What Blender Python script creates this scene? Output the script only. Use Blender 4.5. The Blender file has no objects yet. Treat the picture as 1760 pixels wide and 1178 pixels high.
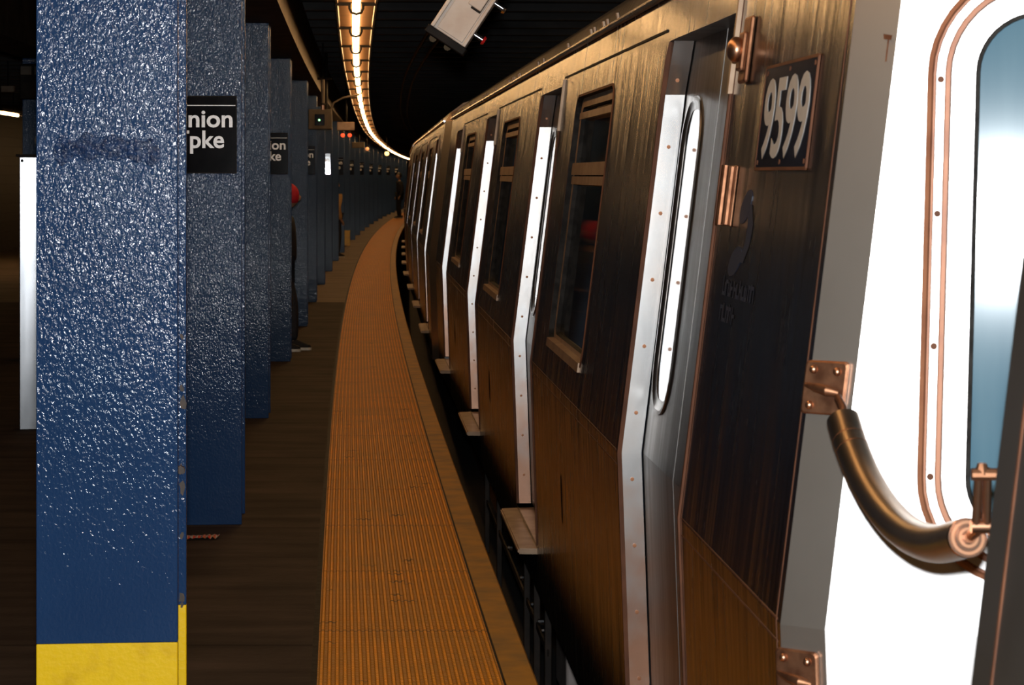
import bpy, bmesh, math, random
from mathutils import Vector, Matrix
random.seed(7)
S = bpy.context.scene
C = S.collection
W_, H_ = 1760, 1178
F = 3950.0                       # focal length in pixels
EYE = 1.6                        # camera height over the platform
YH = 301.0                       # horizon row

# ------------------------------------------------------------------ camera
cam = bpy.data.cameras.new('camera'); camo = bpy.data.objects.new('camera', cam); C.objects.link(camo)
camo.location = (0, 0, EYE); camo.rotation_euler = (math.radians(90), 0, 0)
cam.sensor_width = 36; cam.lens = 36 * F / W_; cam.shift_y = -(H_ / 2 - YH) / W_
cam.clip_start = 0.05; cam.clip_end = 400
cam.dof.use_dof = True; cam.dof.focus_distance = 8.5; cam.dof.aperture_fstop = 16
S.camera = camo
S.view_settings.view_transform = 'Standard'; S.view_settings.look = 'None'
S.view_settings.gamma = 1; S.view_settings.exposure = 0.0
try: S.view_settings.use_curve_mapping = False
except Exception: pass
S.cycles.max_bounces = 6; S.cycles.glossy_bounces = 4; S.cycles.diffuse_bounces = 3
S.cycles.sample_clamp_indirect = 4.0; S.cycles.caustics_reflective = False; S.cycles.caustics_refractive = False
# ------------------------------------------------------------------ world and lights
w = bpy.data.worlds.new('world'); S.world = w; w.use_nodes = True
w.node_tree.nodes['Background'].inputs[0].default_value = (0.9, 0.75, 0.6, 1)
w.node_tree.nodes['Background'].inputs[1].default_value = 0.004
fl = bpy.data.lights.new('camera_flash', 'SPOT'); fl.energy = 1250; fl.shadow_soft_size = 0.035
fl.spot_size = math.radians(75); fl.spot_blend = 0.6; fl.color = (0.93, 0.97, 1.0)
flo = bpy.data.objects.new('camera_flash', fl); C.objects.link(flo)
flo.location = (0.0, 0.02, EYE + 0.11); flo.rotation_euler = (math.radians(86), 0, 0)
TUBE_COLOR = (1.0, 0.58, 0.24); TUBE_POWER = 26.0

# ------------------------------------------------------------------ helpers
def path_x(d, off=0.0):          # the curve of the platform edge, off to the right
    return 0.63 + off - 0.08 * d + 0.00034 * d * d
def slope(d): return -0.08 + 0.00068 * d
def yaw(d): return math.atan(-slope(d))
def clip01(x): return max(0.0, min(1.0, x))

MATS = {}
def mat(name, base=(0.5, 0.5, 0.5), rough=0.5, metal=0.0, spec=0.5, coat=0.0, noise=None, bump=None, emit=None, trans=0.0, stretch=(1, 1, 1), rough_var=0.0):
    """noise=(scale, second colour, low, high)   bump=(scale, strength, distance)"""
    m = bpy.data.materials.new(name); m.use_nodes = True
    nt = m.node_tree; b = nt.nodes['Principled BSDF']
    b.inputs['Base Color'].default_value = (*base, 1); b.inputs['Roughness'].default_value = rough
    b.inputs['Metallic'].default_value = metal; b.inputs['Specular IOR Level'].default_value = spec
    b.inputs['Coat Weight'].default_value = coat; b.inputs['Coat Roughness'].default_value = 0.1
    b.inputs['Transmission Weight'].default_value = trans
    L = nt.links.new
    tc = nt.nodes.new('ShaderNodeTexCoord'); mp = nt.nodes.new('ShaderNodeMapping')
    mp.inputs['Scale'].default_value = stretch; L(tc.outputs['Object'], mp.inputs[0])
    if noise:
        n = nt.nodes.new('ShaderNodeTexNoise'); n.inputs['Scale'].default_value = noise[0]; n.inputs['Detail'].default_value = 5
        L(mp.outputs[0], n.inputs['Vector'])
        r = nt.nodes.new('ShaderNodeMapRange'); r.inputs[1].default_value = noise[2]; r.inputs[2].default_value = noise[3]
        L(n.outputs[0], r.inputs[0])
        mx = nt.nodes.new('ShaderNodeMix'); mx.data_type = 'RGBA'
        mx.inputs[6].default_value = (*base, 1); mx.inputs[7].default_value = (*noise[1], 1)
        L(r.outputs[0], mx.inputs[0]); L(mx.outputs[2], b.inputs['Base Color'])
        if rough_var:
            r2 = nt.nodes.new('ShaderNodeMapRange'); r2.inputs[3].default_value = rough - rough_var; r2.inputs[4].default_value = rough + rough_var
            r2.inputs[1].default_value = 0.3; r2.inputs[2].default_value = 0.7
            L(n.outputs[0], r2.inputs[0]); L(r2.outputs[0], b.inputs['Roughness'])
    if bump:
        n = nt.nodes.new('ShaderNodeTexNoise'); n.inputs['Scale'].default_value = bump[0]; n.inputs['Detail'].default_value = 3
        L(mp.outputs[0], n.inputs['Vector'])
        bp = nt.nodes.new('ShaderNodeBump'); bp.inputs['Strength'].default_value = bump[1]; bp.inputs['Distance'].default_value = bump[2]
        L(n.outputs[0], bp.inputs['Height']); L(bp.outputs[0], b.inputs['Normal'])
    if emit:
        b.inputs['Emission Color'].default_value = (*emit[0], 1); b.inputs['Emission Strength'].default_value = emit[1]
    MATS[name] = m
    return m

class MB:
    """collects shapes for one mesh object"""
    def __init__(s): s.v = []; s.f = []; s.m = []; s.mats = []
    def mi(s, m):
        if m not in s.mats: s.mats.append(m)
        return s.mats.index(m)
    def poly(s, pts, m, faces=None):
        o = len(s.v); s.v += [tuple(p) for p in pts]; k = s.mi(m)
        for f in (faces or [tuple(range(len(pts)))]):
            s.f.append(tuple(o + i for i in f)); s.m.append(k)
    def box(s, a, b, m, M=None):
        (x0, y0, z0), (x1, y1, z1) = a, b
        p = [Vector(q) for q in ((x0,y0,z0),(x1,y0,z0),(x1,y1,z0),(x0,y1,z0),(x0,y0,z1),(x1,y0,z1),(x1,y1,z1),(x0,y1,z1))]
        if M is not None: p = [M @ q for q in p]
        s.poly(p, m, [(0,3,2,1),(4,5,6,7),(0,1,5,4),(1,2,6,5),(2,3,7,6),(3,0,4,7)])
    def bbox(s, a, b, m, r=0.005, M=None):      # bevelled box
        bm = bmesh.new(); bmesh.ops.create_cube(bm, size=1)
        for v in bm.verts:
            v.co = Vector([(a[i] + b[i]) / 2 + v.co[i] * (b[i] - a[i]) for i in range(3)])
        bmesh.ops.bevel(bm, geom=list(bm.edges), offset=r, segments=2, affect='EDGES', profile=0.5)
        s.bm(bm, m, M)
    def bm(s, bm, m, M=None):
        bm.verts.index_update(); o = len(s.v); k = s.mi(m)
        for v in bm.verts: s.v.append(tuple((M @ v.co) if M is not None else v.co))
        for f in bm.faces: s.f.append(tuple(o + v.index for v in f.verts)); s.m.append(k)
        bm.free()
    def loft(s, loops, m, closed=True, cap0=False, cap1=False):
        n = len(loops[0]); pts = [p for l in loops for p in l]; fs = []
        for j in range(len(loops) - 1):
            for i in range(n if closed else n - 1):
                a, b2 = j * n + i, j * n + (i + 1) % n
                fs.append((a, b2, b2 + n, a + n))
        if cap0: fs.append(tuple(range(n - 1, -1, -1)))
        if cap1: fs.append(tuple(range((len(loops) - 1) * n, len(loops) * n)))
        s.poly(pts, m, fs)
    def tube(s, pts, r, m, n=12, cap=True):
        pts = [Vector(p) for p in pts]; rs = r if isinstance(r, (list, tuple)) else [r] * len(pts)
        loops = []; ref = None
        for i, p in enumerate(pts):
            t = (pts[min(i + 1, len(pts) - 1)] - pts[max(i - 1, 0)]).normalized()
            if ref is None:
                ref = Vector((0, 0, 1)) if abs(t.z) < 0.9 else Vector((1, 0, 0))
            a = (ref - t * ref.dot(t)).normalized(); ref = a; b = t.cross(a)
            loops.append([p + (a * math.cos(2*math.pi*k/n) + b * math.sin(2*math.pi*k/n)) * rs[i] for k in range(n)])
        s.loft(loops, m, True, cap, cap)
    def build(s, name, parent=None, smooth=False, uv=None):
        me = bpy.data.meshes.new(name); me.from_pydata(s.v, [], s.f); 
        for m in s.mats: me.materials.append(m)
        me.polygons.foreach_set('material_index', s.m)
        bm = bmesh.new(); bm.from_mesh(me); bmesh.ops.remove_doubles(bm, verts=bm.verts, dist=1e-5)
        bmesh.ops.recalc_face_normals(bm, faces=bm.faces); bm.to_mesh(me); bm.free()
        if smooth:
            me.polygons.foreach_set('use_smooth', [True] * len(me.polygons))
            try: me.set_sharp_from_angle(angle=math.radians(35))
            except Exception: pass
        me.update()
        o = bpy.data.objects.new(name, me); C.objects.link(o)
        if parent: o.parent = parent
        return o
def empty(name, loc=(0, 0, 0), rz=0.0, parent=None):
    o = bpy.data.objects.new(name, None); C.objects.link(o); o.location = loc; o.rotation_euler = (0, 0, rz)
    o.empty_display_size = 0.1
    if parent: o.parent = parent
    return o
def tag(o, label=None, cat=None, group=None, kind=None):
    if label: o['label'] = label
    if cat: o['category'] = cat
    if group: o['group'] = group
    if kind: o['kind'] = kind
    return o
def struct(mb, name, **k):
    o = mb.build(name, **k); o['kind'] = 'structure'; return o
KIDS = {}
def copy_tree(o, parent=None):
    c = o.copy(); C.objects.link(c); c.parent = parent
    for ch in [x for x in ALLCH(o)]: copy_tree(ch, c)
    return c
def ALLCH(o): return [x for x in bpy.data.objects if x.parent == o]
def rr(x0, x1, y0, y1, r, n=6):
    out = []
    for cx, cy, a0 in ((x1 - r, y1 - r, 0), (x0 + r, y1 - r, 90), (x0 + r, y0 + r, 180), (x1 - r, y0 + r, 270)):
        for k in range(n + 1):
            a = math.radians(a0 + 90 * k / n); out.append((cx + r * math.cos(a), cy + r * math.sin(a)))
    return out
def text_mesh(name, body, size, m, parent, M, width=None, height=None, extrude=0.001, offset=0.0, align='CENTER', space=1.0):
    cu = bpy.data.curves.new(name, 'FONT'); cu.body = body; cu.size = size; cu.extrude = extrude; cu.offset = offset
    cu.align_x = align; cu.space_character = space; cu.resolution_u = 4
    t = bpy.data.objects.new(name, cu); C.objects.link(t)
    dg = bpy.context.evaluated_depsgraph_get(); me = bpy.data.meshes.new_from_object(t.evaluated_get(dg))
    bpy.data.objects.remove(t); bpy.data.curves.remove(cu)
    xs = [v.co.x for v in me.vertices]; ys = [v.co.y for v in me.vertices]
    sx = width / (max(xs) - min(xs)) if width else 1; sy = height / (max(ys) - min(ys)) if height else 1
    cx = (max(xs) + min(xs)) / 2 if width else 0; cy = (max(ys) + min(ys)) / 2 if height else 0
    for v in me.vertices: v.co = M @ Vector(((v.co.x - cx) * sx, (v.co.y - cy) * sy, v.co.z))
    me.materials.clear(); me.materials.append(m); me.name = name
    o = bpy.data.objects.new(name, me); C.objects.link(o); o.parent = parent
    return o
ORD = ['first', 'second', 'third', 'fourth', 'fifth', 'sixth', 'seventh', 'eighth', 'ninth', 'tenth', 'eleventh', 'twelfth', 'thirteenth', 'fourteenth',
       'fifteenth', 'sixteenth', 'seventeenth', 'eighteenth', 'nineteenth', 'twentieth', 'twenty-first', 'twenty-second', 'twenty-third', 'twenty-fourth']

# ------------------------------------------------------------------ materials
def column_paint():
    m = mat('blue_gloss_paint', (0.011, 0.034, 0.094), 0.13, 0, 0.27, noise=(3, (0.014, 0.041, 0.108), 0.35, 0.7))
    nt = m.node_tree; b = nt.nodes['Principled BSDF']; L = nt.links.new
    tc = nt.nodes.new('ShaderNodeTexCoord')
    n1 = nt.nodes.new('ShaderNodeTexNoise'); n1.inputs['Scale'].default_value = 105; n1.inputs['Detail'].default_value = 2.5; n1.inputs['Distortion'].default_value = 0.6
    mp = nt.nodes.new('ShaderNodeMapping'); mp.inputs['Scale'].default_value = (1, 1, 0.7)
    L(tc.outputs['Object'], mp.inputs[0]); L(mp.outputs[0], n1.inputs['Vector'])
    n2 = nt.nodes.new('ShaderNodeTexNoise'); n2.inputs['Scale'].default_value = 9; n2.inputs['Detail'].default_value = 2
    L(tc.outputs['Object'], n2.inputs['Vector'])
    # flaking scar band and less texture low down: thickness of the paint itself
    sep = nt.nodes.new('ShaderNodeSeparateXYZ'); L(tc.outputs['Object'], sep.inputs[0])
    lowr = nt.nodes.new('ShaderNodeMapRange'); lowr.inputs[1].default_value = 0.3; lowr.inputs[2].default_value = 1.35; lowr.inputs[3].default_value = 0.22; lowr.inputs[4].default_value = 1.0
    L(sep.outputs[2], lowr.inputs[0])
    mu = nt.nodes.new('ShaderNodeMath'); mu.operation = 'MULTIPLY'; L(n1.outputs[0], mu.inputs[0]); L(lowr.outputs[0], mu.inputs[1])
    ad = nt.nodes.new('ShaderNodeMath'); ad.operation = 'MULTIPLY_ADD'; ad.inputs[1].default_value = 0.6; L(n2.outputs[0], ad.inputs[0]); L(mu.outputs[0], ad.inputs[2])
    bp = nt.nodes.new('ShaderNodeBump'); bp.inputs['Strength'].default_value = 0.7; bp.inputs['Distance'].default_value = 0.0050
    L(ad.outputs[0], bp.inputs['Height']); L(bp.outputs[0], b.inputs['Normal'])
    return m
BLUE = column_paint()
YEL = mat('yellow_gloss_paint', (0.78, 0.50, 0.006), 0.3, 0, 0.4, noise=(14, (0.62, 0.37, 0.006), 0.5, 0.72), bump=(60, 0.3, 0.003))
CHIP = mat('worn_dark_primer', (0.03, 0.02, 0.014), 0.6, noise=(40, (0.08, 0.04, 0.02), 0.4, 0.6))
SIGNBLK = mat('black_enamel', (0.004, 0.004, 0.005), 0.06, 0, 0.4, noise=(6, (0.012, 0.012, 0.014), 0.4, 0.7))
SIGNWHT = mat('white_enamel', (0.85, 0.87, 0.88), 0.3, 0, 0.5, noise=(50, (0.7, 0.72, 0.74), 0.5, 0.7))
CONC = mat('platform_concrete', (0.055, 0.040, 0.030), 0.75, 0, 0.1, noise=(2.2, (0.034, 0.025, 0.019), 0.35, 0.65), bump=(25, 0.4, 0.004))
def floor_mat():
    m = CONC; nt = m.node_tree; b = nt.nodes['Principled BSDF']; L = nt.links.new
    src = b.inputs['Base Color'].links[0].from_socket
    tc = nt.nodes.new('ShaderNodeTexCoord'); sep = nt.nodes.new('ShaderNodeSeparateXYZ'); L(tc.outputs['Object'], sep.inputs[0])
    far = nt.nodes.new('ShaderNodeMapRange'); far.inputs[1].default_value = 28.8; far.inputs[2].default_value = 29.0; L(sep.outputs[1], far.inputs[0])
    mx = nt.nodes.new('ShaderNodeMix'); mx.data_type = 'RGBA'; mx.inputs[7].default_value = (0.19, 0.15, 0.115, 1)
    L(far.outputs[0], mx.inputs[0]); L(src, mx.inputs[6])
    # slab joints and long dirty streaks across
    wv = nt.nodes.new('ShaderNodeTexNoise'); wv.inputs['Scale'].default_value = 1.0; wv.inputs['Detail'].default_value = 6
    mp = nt.nodes.new('ShaderNodeMapping'); mp.inputs['Scale'].default_value = (1.2, 7, 1); L(tc.outputs['Object'], mp.inputs[0]); L(mp.outputs[0], wv.inputs['Vector'])
    r = nt.nodes.new('ShaderNodeMapRange'); r.inputs[1].default_value = 0.3; r.inputs[2].default_value = 0.72; r.inputs[3].default_value = 0.55; r.inputs[4].default_value = 1.35
    L(wv.outputs[0], r.inputs[0])
    mo = nt.nodes.new('ShaderNodeMath'); mo.operation = 'MODULO'; mo.inputs[1].default_value = 2.6; L(sep.outputs[1], mo.inputs[0])
    gt = nt.nodes.new('ShaderNodeMath'); gt.operation = 'GREATER_THAN'; gt.inputs[1].default_value = 0.03; L(mo.outputs[0], gt.inputs[0])
    mm = nt.nodes.new('ShaderNodeMath'); mm.operation = 'MULTIPLY'; L(r.outputs[0], mm.inputs[0]); 
    g2 = nt.nodes.new('ShaderNodeMapRange'); g2.inputs[3].default_value = 0.5; L(gt.outputs[0], g2.inputs[0]); L(g2.outputs[0], mm.inputs[1])
    vm = nt.nodes.new('ShaderNodeVectorMath'); vm.operation = 'SCALE'; L(mx.outputs[2], vm.inputs[0]); L(mm.outputs[0], vm.inputs['Scale'])
    L(vm.outputs[0], b.inputs['Base Color'])
floor_mat()
def tactile_mat():
    m = mat('yellow_tactile', (0.80, 0.37, 0.012), 0.55, 0, 0.3)
    nt = m.node_tree; b = nt.nodes['Principled BSDF']; L = nt.links.new
    uv = nt.nodes.new('ShaderNodeUVMap'); sep = nt.nodes.new('ShaderNodeSeparateXYZ'); L(uv.outputs[0], sep.inputs[0])
    # small bumps along each rib
    m1 = nt.nodes.new('ShaderNodeMath'); m1.operation = 'MULTIPLY'; m1.inputs[1].default_value = 2 * math.pi / 0.027; L(sep.outputs[1], m1.inputs[0])
    s1 = nt.nodes.new('ShaderNodeMath'); s1.operation = 'SINE'; L(m1.outputs[0], s1.inputs[0])
    bp = nt.nodes.new('ShaderNodeBump'); bp.inputs['Strength'].default_value = 0.7; bp.inputs['Distance'].default_value = 0.003; L(s1.outputs[0], bp.inputs['Height']); L(bp.outputs[0], b.inputs['Normal'])
    # browner in the grooves between the ribs
    m2 = nt.nodes.new('ShaderNodeMath'); m2.operation = 'MULTIPLY'; m2.inputs[1].default_value = 2 * math.pi / 0.0254; L(sep.outputs[0], m2.inputs[0])
    s2 = nt.nodes.new('ShaderNodeMath'); s2.operation = 'COSINE'; L(m2.outputs[0], s2.inputs[0])
    r2 = nt.nodes.new('ShaderNodeMapRange'); r2.inputs[1].default_value = -0.1; r2.inputs[2].default_value = 0.9; L(s2.outputs[0], r2.inputs[0])
    n = nt.nodes.new('ShaderNodeTexNoise'); n.inputs['Scale'].default_value = 3; n.inputs['Detail'].default_value = 8; L(uv.outputs[0], n.inputs['Vector'])
    nr = nt.nodes.new('ShaderNodeMapRange'); nr.inputs[1].default_value = 0.3; nr.inputs[2].default_value = 0.75; L(n.outputs[0], nr.inputs[0])
    c1 = nt.nodes.new('ShaderNodeMix'); c1.data_type = 'RGBA'; c1.inputs[6].default_value = (0.42, 0.155, 0.006, 1); c1.inputs[7].default_value = (0.88, 0.315, 0.006, 1); L(r2.outputs[0], c1.inputs[0])
    c2 = nt.nodes.new('ShaderNodeMix'); c2.data_type = 'RGBA'; L(c1.outputs[2], c2.inputs[6]); c2.inputs[7].default_value = (0.33, 0.17, 0.03, 1)
    mf = nt.nodes.new('ShaderNodeMath'); mf.operation = 'MULTIPLY'; mf.inputs[1].default_value = 0.55; L(nr.outputs[0], mf.inputs[0]); L(mf.outputs[0], c2.inputs[0])
    # black scuffs
    n3 = nt.nodes.new('ShaderNodeTexNoise'); n3.inputs['Scale'].default_value = 9; n3.inputs['Detail'].default_value = 5
    mp = nt.nodes.new('ShaderNodeMapping'); mp.inputs['Scale'].default_value = (0.7, 1.6, 1); L(uv.outputs[0], mp.inputs[0]); L(mp.outputs[0], n3.inputs['Vector'])
    r3 = nt.nodes.new('ShaderNodeMapRange'); r3.inputs[1].default_value = 0.655; r3.inputs[2].default_value = 0.70; L(n3.outputs[0], r3.inputs[0])
    c3 = nt.nodes.new('ShaderNodeMix'); c3.data_type = 'RGBA'; L(c2.outputs[2], c3.inputs[6]); c3.inputs[7].default_value = (0.07, 0.035, 0.012, 1); L(r3.outputs[0], c3.inputs[0])
    # joint between the panels
    mo = nt.nodes.new('ShaderNodeMath'); mo.operation = 'MODULO'; mo.inputs[1].default_value = 1.2; L(sep.outputs[1], mo.inputs[0])
    lt = nt.nodes.new('ShaderNodeMath'); lt.operation = 'LESS_THAN'; lt.inputs[1].default_value = 0.018; L(mo.outputs[0], lt.inputs[0])
    hf = nt.nodes.new('ShaderNodeMath'); hf.operation = 'MULTIPLY'; hf.inputs[1].default_value = 0.6; L(lt.outputs[0], hf.inputs[0])
    c4 = nt.nodes.new('ShaderNodeMix'); c4.data_type = 'RGBA'; L(c3.outputs[2], c4.inputs[6]); c4.inputs[7].default_value = (0.09, 0.045, 0.015, 1); L(hf.outputs[0], c4.inputs[0])
    L(c4.outputs[2], b.inputs['Base Color'])
    return m
TACT = tactile_mat()
EDGE = mat('worn_yellow_edge', (0.40, 0.185, 0.016), 0.6, 0, 0.3, noise=(7, (0.22, 0.12, 0.03), 0.38, 0.7), bump=(30, 0.3, 0.003))
RUB = mat('black_rubber', (0.008, 0.007, 0.006), 0.6, 0, 0.06, noise=(30, (0.02, 0.018, 0.016), 0.4, 0.6))
DARKC = mat('sooty_concrete', (0.018, 0.014, 0.011), 0.9, noise=(3, (0.028, 0.02, 0.015), 0.3, 0.7), bump=(12, 0.4, 0.01))
CEIL = mat('sooty_ceiling', (0.05, 0.045, 0.042), 0.85, noise=(2, (0.025, 0.023, 0.022), 0.3, 0.7), bump=(6, 0.4, 0.01))
GIRD = mat('tan_girder_paint', (0.085, 0.06, 0.04), 0.7, 0, 0.1, noise=(5, (0.045, 0.032, 0.022), 0.35, 0.65))
def steel(name, base, rough, bump=None, rust=None, rv=0.0, stretch=(1, 1, 1)):
    return mat(name, base, rough, 1.0, noise=rust, bump=bump, rough_var=rv, stretch=stretch)
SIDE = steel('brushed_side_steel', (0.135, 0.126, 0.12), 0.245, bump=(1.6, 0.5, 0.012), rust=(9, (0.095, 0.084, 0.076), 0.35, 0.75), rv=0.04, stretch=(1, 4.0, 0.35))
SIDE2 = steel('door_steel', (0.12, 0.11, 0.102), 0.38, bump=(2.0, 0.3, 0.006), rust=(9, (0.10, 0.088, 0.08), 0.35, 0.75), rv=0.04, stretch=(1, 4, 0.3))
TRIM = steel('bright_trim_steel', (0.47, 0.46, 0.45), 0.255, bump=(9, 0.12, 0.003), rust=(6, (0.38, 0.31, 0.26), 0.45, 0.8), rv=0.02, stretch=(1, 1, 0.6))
def lower_tint(m):  # redder brown towards the bottom, broken up by noise
    nt = m.node_tree; b = nt.nodes['Principled BSDF']; L = nt.links.new; src = b.inputs['Base Color'].links[0].from_socket
    tc = nt.nodes.new('ShaderNodeTexCoord'); sep = nt.nodes.new('ShaderNodeSeparateXYZ'); L(tc.outputs['Object'], sep.inputs[0])
    n = nt.nodes.new('ShaderNodeTexNoise'); n.inputs['Scale'].default_value = 14; n.inputs['Detail'].default_value = 6; L(tc.outputs['Object'], n.inputs['Vector'])
    a = nt.nodes.new('ShaderNodeMath'); a.operation = 'MULTIPLY_ADD'; a.inputs[1].default_value = 0.7; L(n.outputs[0], a.inputs[0]); L(sep.outputs[2], a.inputs[2])
    r = nt.nodes.new('ShaderNodeMapRange'); r.inputs[1].default_value = 1.15; r.inputs[2].default_value = 0.6; L(a.outputs[0], r.inputs[0])
    mx = nt.nodes.new('ShaderNodeMix'); mx.data_type = 'RGBA'; mx.inputs[7].default_value = (0.40, 0.23, 0.155, 1); L(r.outputs[0], mx.inputs[0]); L(src, mx.inputs[6]); L(mx.outputs[2], b.inputs['Base Color'])
lower_tint(TRIM)
WFRAME = mat('window_frame_metal', (0.30, 0.21, 0.14), 0.42, 0.3, 0.2, noise=(12, (0.2, 0.13, 0.085), 0.4, 0.7))
MOLD = mat('stained_brown_molding', (0.24, 0.10, 0.05), 0.5, 0.2, 0.3, noise=(14, (0.16, 0.06, 0.03), 0.4, 0.7))
SEAM = mat('rust_stained_seam', (0.10, 0.04, 0.02), 0.6, 0, 0.1, noise=(12, (0.06, 0.025, 0.014), 0.4, 0.7))
ENDW = steel('end_wall_steel', (0.56, 0.54, 0.53), 0.42, bump=(3, 0.15, 0.004), rust=(5, (0.62, 0.56, 0.50), 0.5, 0.8), rv=0.03, stretch=(1.5, 1, 0.3))
CORN = steel('corner_post_steel', (0.68, 0.61, 0.53), 0.38, bump=(2.5, 0.12, 0.004), rust=(4, (0.62, 0.55, 0.47), 0.4, 0.7))
RUST = steel('rusty_steel', (0.27, 0.13, 0.07), 0.5, bump=(40, 0.35, 0.002), rust=(30, (0.15, 0.065, 0.035), 0.4, 0.65))
COPP = steel('rust_tinted_molding', (0.42, 0.23, 0.14), 0.36, rust=(10, (0.5, 0.25, 0.14), 0.4, 0.7))
BRON = steel('bronze_brown_tube', (0.28, 0.215, 0.15), 0.36, rust=(8, (0.22, 0.16, 0.11), 0.4, 0.7))
GLASS = mat('dark_glass', (0.35, 0.4, 0.42), 0.05, 0, 1.0, trans=1.0, noise=(3, (0.3, 0.36, 0.4), 0.3, 0.7))
EGLASS = mat('scratched_end_glass', (0.035, 0.085, 0.12), 0.095, 0.0, 0.5, noise=(3, (0.07, 0.13, 0.165), 0.3, 0.7), stretch=(4, 4, 0.4))
INTW = mat('car_interior_panel', (0.12, 0.12, 0.12), 0.5, noise=(3, (0.09, 0.09, 0.1), 0.3, 0.7))
SEAT = mat('blue_plastic_seat', (0.02, 0.05, 0.12), 0.4, noise=(4, (0.015, 0.04, 0.1), 0.3, 0.7))
UNDER = mat('greasy_underframe', (0.012, 0.009, 0.007), 0.6, 0, 0.15, noise=(8, (0.03, 0.02, 0.014), 0.4, 0.7))
PINKM = mat('grey_equipment_box', (0.24, 0.2, 0.18), 0.5, 0.2, noise=(8, (0.16, 0.12, 0.10), 0.4, 0.7))
PLATE = mat('navy_plate', (0.004, 0.005, 0.009), 0.12, 0, 0.15, noise=(5, (0.01, 0.012, 0.02), 0.3, 0.7))
DIGIT = mat('pale_grey_digit', (0.34, 0.335, 0.32), 0.5, 0, 0.2, noise=(40, (0.3, 0.295, 0.28), 0.4, 0.7))
DECAL = mat('dark_blue_decal', (0.006, 0.014, 0.035), 0.5, noise=(60, (0.015, 0.02, 0.035), 0.4, 0.7))
REFL = mat('reflector_enamel', (0.12, 0.062, 0.026), 0.5, 0, 0.1, noise=(6, (0.09, 0.048, 0.02), 0.4, 0.7))
BLACKM = mat('black_metal', (0.008, 0.007, 0.006), 0.6, 0, 0.08, noise=(9, (0.02, 0.016, 0.014), 0.4, 0.7))
ALU = steel('brushed_aluminium', (0.36, 0.37, 0.385), 0.22, bump=(4, 0.1, 0.004), rust=(7, (0.62, 0.63, 0.65), 0.4, 0.7), stretch=(1, 1, 0.2))
COND = mat('tan_conduit', (0.085, 0.06, 0.032), 0.6, 0, 0.1, noise=(9, (0.06, 0.042, 0.024), 0.4, 0.7))
WBOX = mat('off_white_box_paint', (0.50, 0.44, 0.38), 0.5, noise=(7, (0.40, 0.31, 0.24), 0.4, 0.7), bump=(40, 0.3, 0.002))
CHROME = steel('chrome', (0.75, 0.77, 0.8), 0.18, rust=(9, (0.7, 0.7, 0.72), 0.4, 0.7))
RED = mat('red_glass_lens', (0.45, 0.012, 0.012), 0.25, noise=(9, (0.35, 0.01, 0.01), 0.4, 0.7))
TAN = mat('tan_plastic', (0.11, 0.09, 0.07), 0.6, 0, 0.1, noise=(9, (0.08, 0.065, 0.05), 0.4, 0.7))
TUBE = mat('lit_tube', (0.9, 0.8, 0.6), 0.5, noise=(3, (0.85, 0.75, 0.55), 0.3, 0.7), emit=(TUBE_COLOR, TUBE_POWER))
BULB = mat('lit_bulb', (0.9, 0.6, 0.3), 0.5, noise=(3, (0.85, 0.55, 0.3), 0.3, 0.7), emit=((1, 0.62, 0.2), 3.0))
BULBO = mat('dim_orange_bulb', (0.9, 0.5, 0.25), 0.5, noise=(3, (0.85, 0.45, 0.25), 0.3, 0.7), emit=((1, 0.35, 0.12), 0.8))
REDL = mat('lit_red_lamp', (0.7, 0.05, 0.02), 0.5, noise=(3, (0.6, 0.05, 0.02), 0.3, 0.7), emit=((1, 0.10, 0.03), 1.3))
GREENL = mat('lit_green_led', (0.2, 0.9, 0.3), 0.5, noise=(3, (0.2, 0.8, 0.3), 0.3, 0.7), emit=((0.35, 1, 0.4), 3.0))
def tile_mat():
    m = mat('glazed_wall_tile', (0.3, 0.24, 0.17), 0.4, 0, 0.15)
    nt = m.node_tree; b = nt.nodes['Principled BSDF']; L = nt.links.new
    tc = nt.nodes.new('ShaderNodeTexCoord'); sep = nt.nodes.new('ShaderNodeSeparateXYZ'); L(tc.outputs['Object'], sep.inputs[0])
    cb = nt.nodes.new('ShaderNodeCombineXYZ'); L(sep.outputs[1], cb.inputs[0]); L(sep.outputs[2], cb.inputs[1])
    br = nt.nodes.new('ShaderNodeTexBrick'); br.offset = 0; br.inputs['Scale'].default_value = 1
    br.inputs['Color1'].default_value = (0.035, 0.026, 0.018, 1); br.inputs['Color2'].default_value = (0.026, 0.02, 0.014, 1); br.inputs['Mortar'].default_value = (0.01, 0.008, 0.006, 1)
    br.inputs['Brick Width'].default_value = 0.2; br.inputs['Row Height'].default_value = 0.2; br.inputs['Mortar Size'].default_value = 0.008
    L(cb.outputs[0], br.inputs['Vector']); L(br.outputs[0], b.inputs['Base Color'])
    bp = nt.nodes.new('ShaderNodeBump'); bp.inputs['Distance'].default_value = 0.01; bp.inputs['Strength'].default_value = 0.5; L(br.outputs[1], bp.inputs['Height']); bp.invert = True
    L(bp.outputs[0], b.inputs['Normal'])
    return m
TILE = tile_mat()

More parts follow.
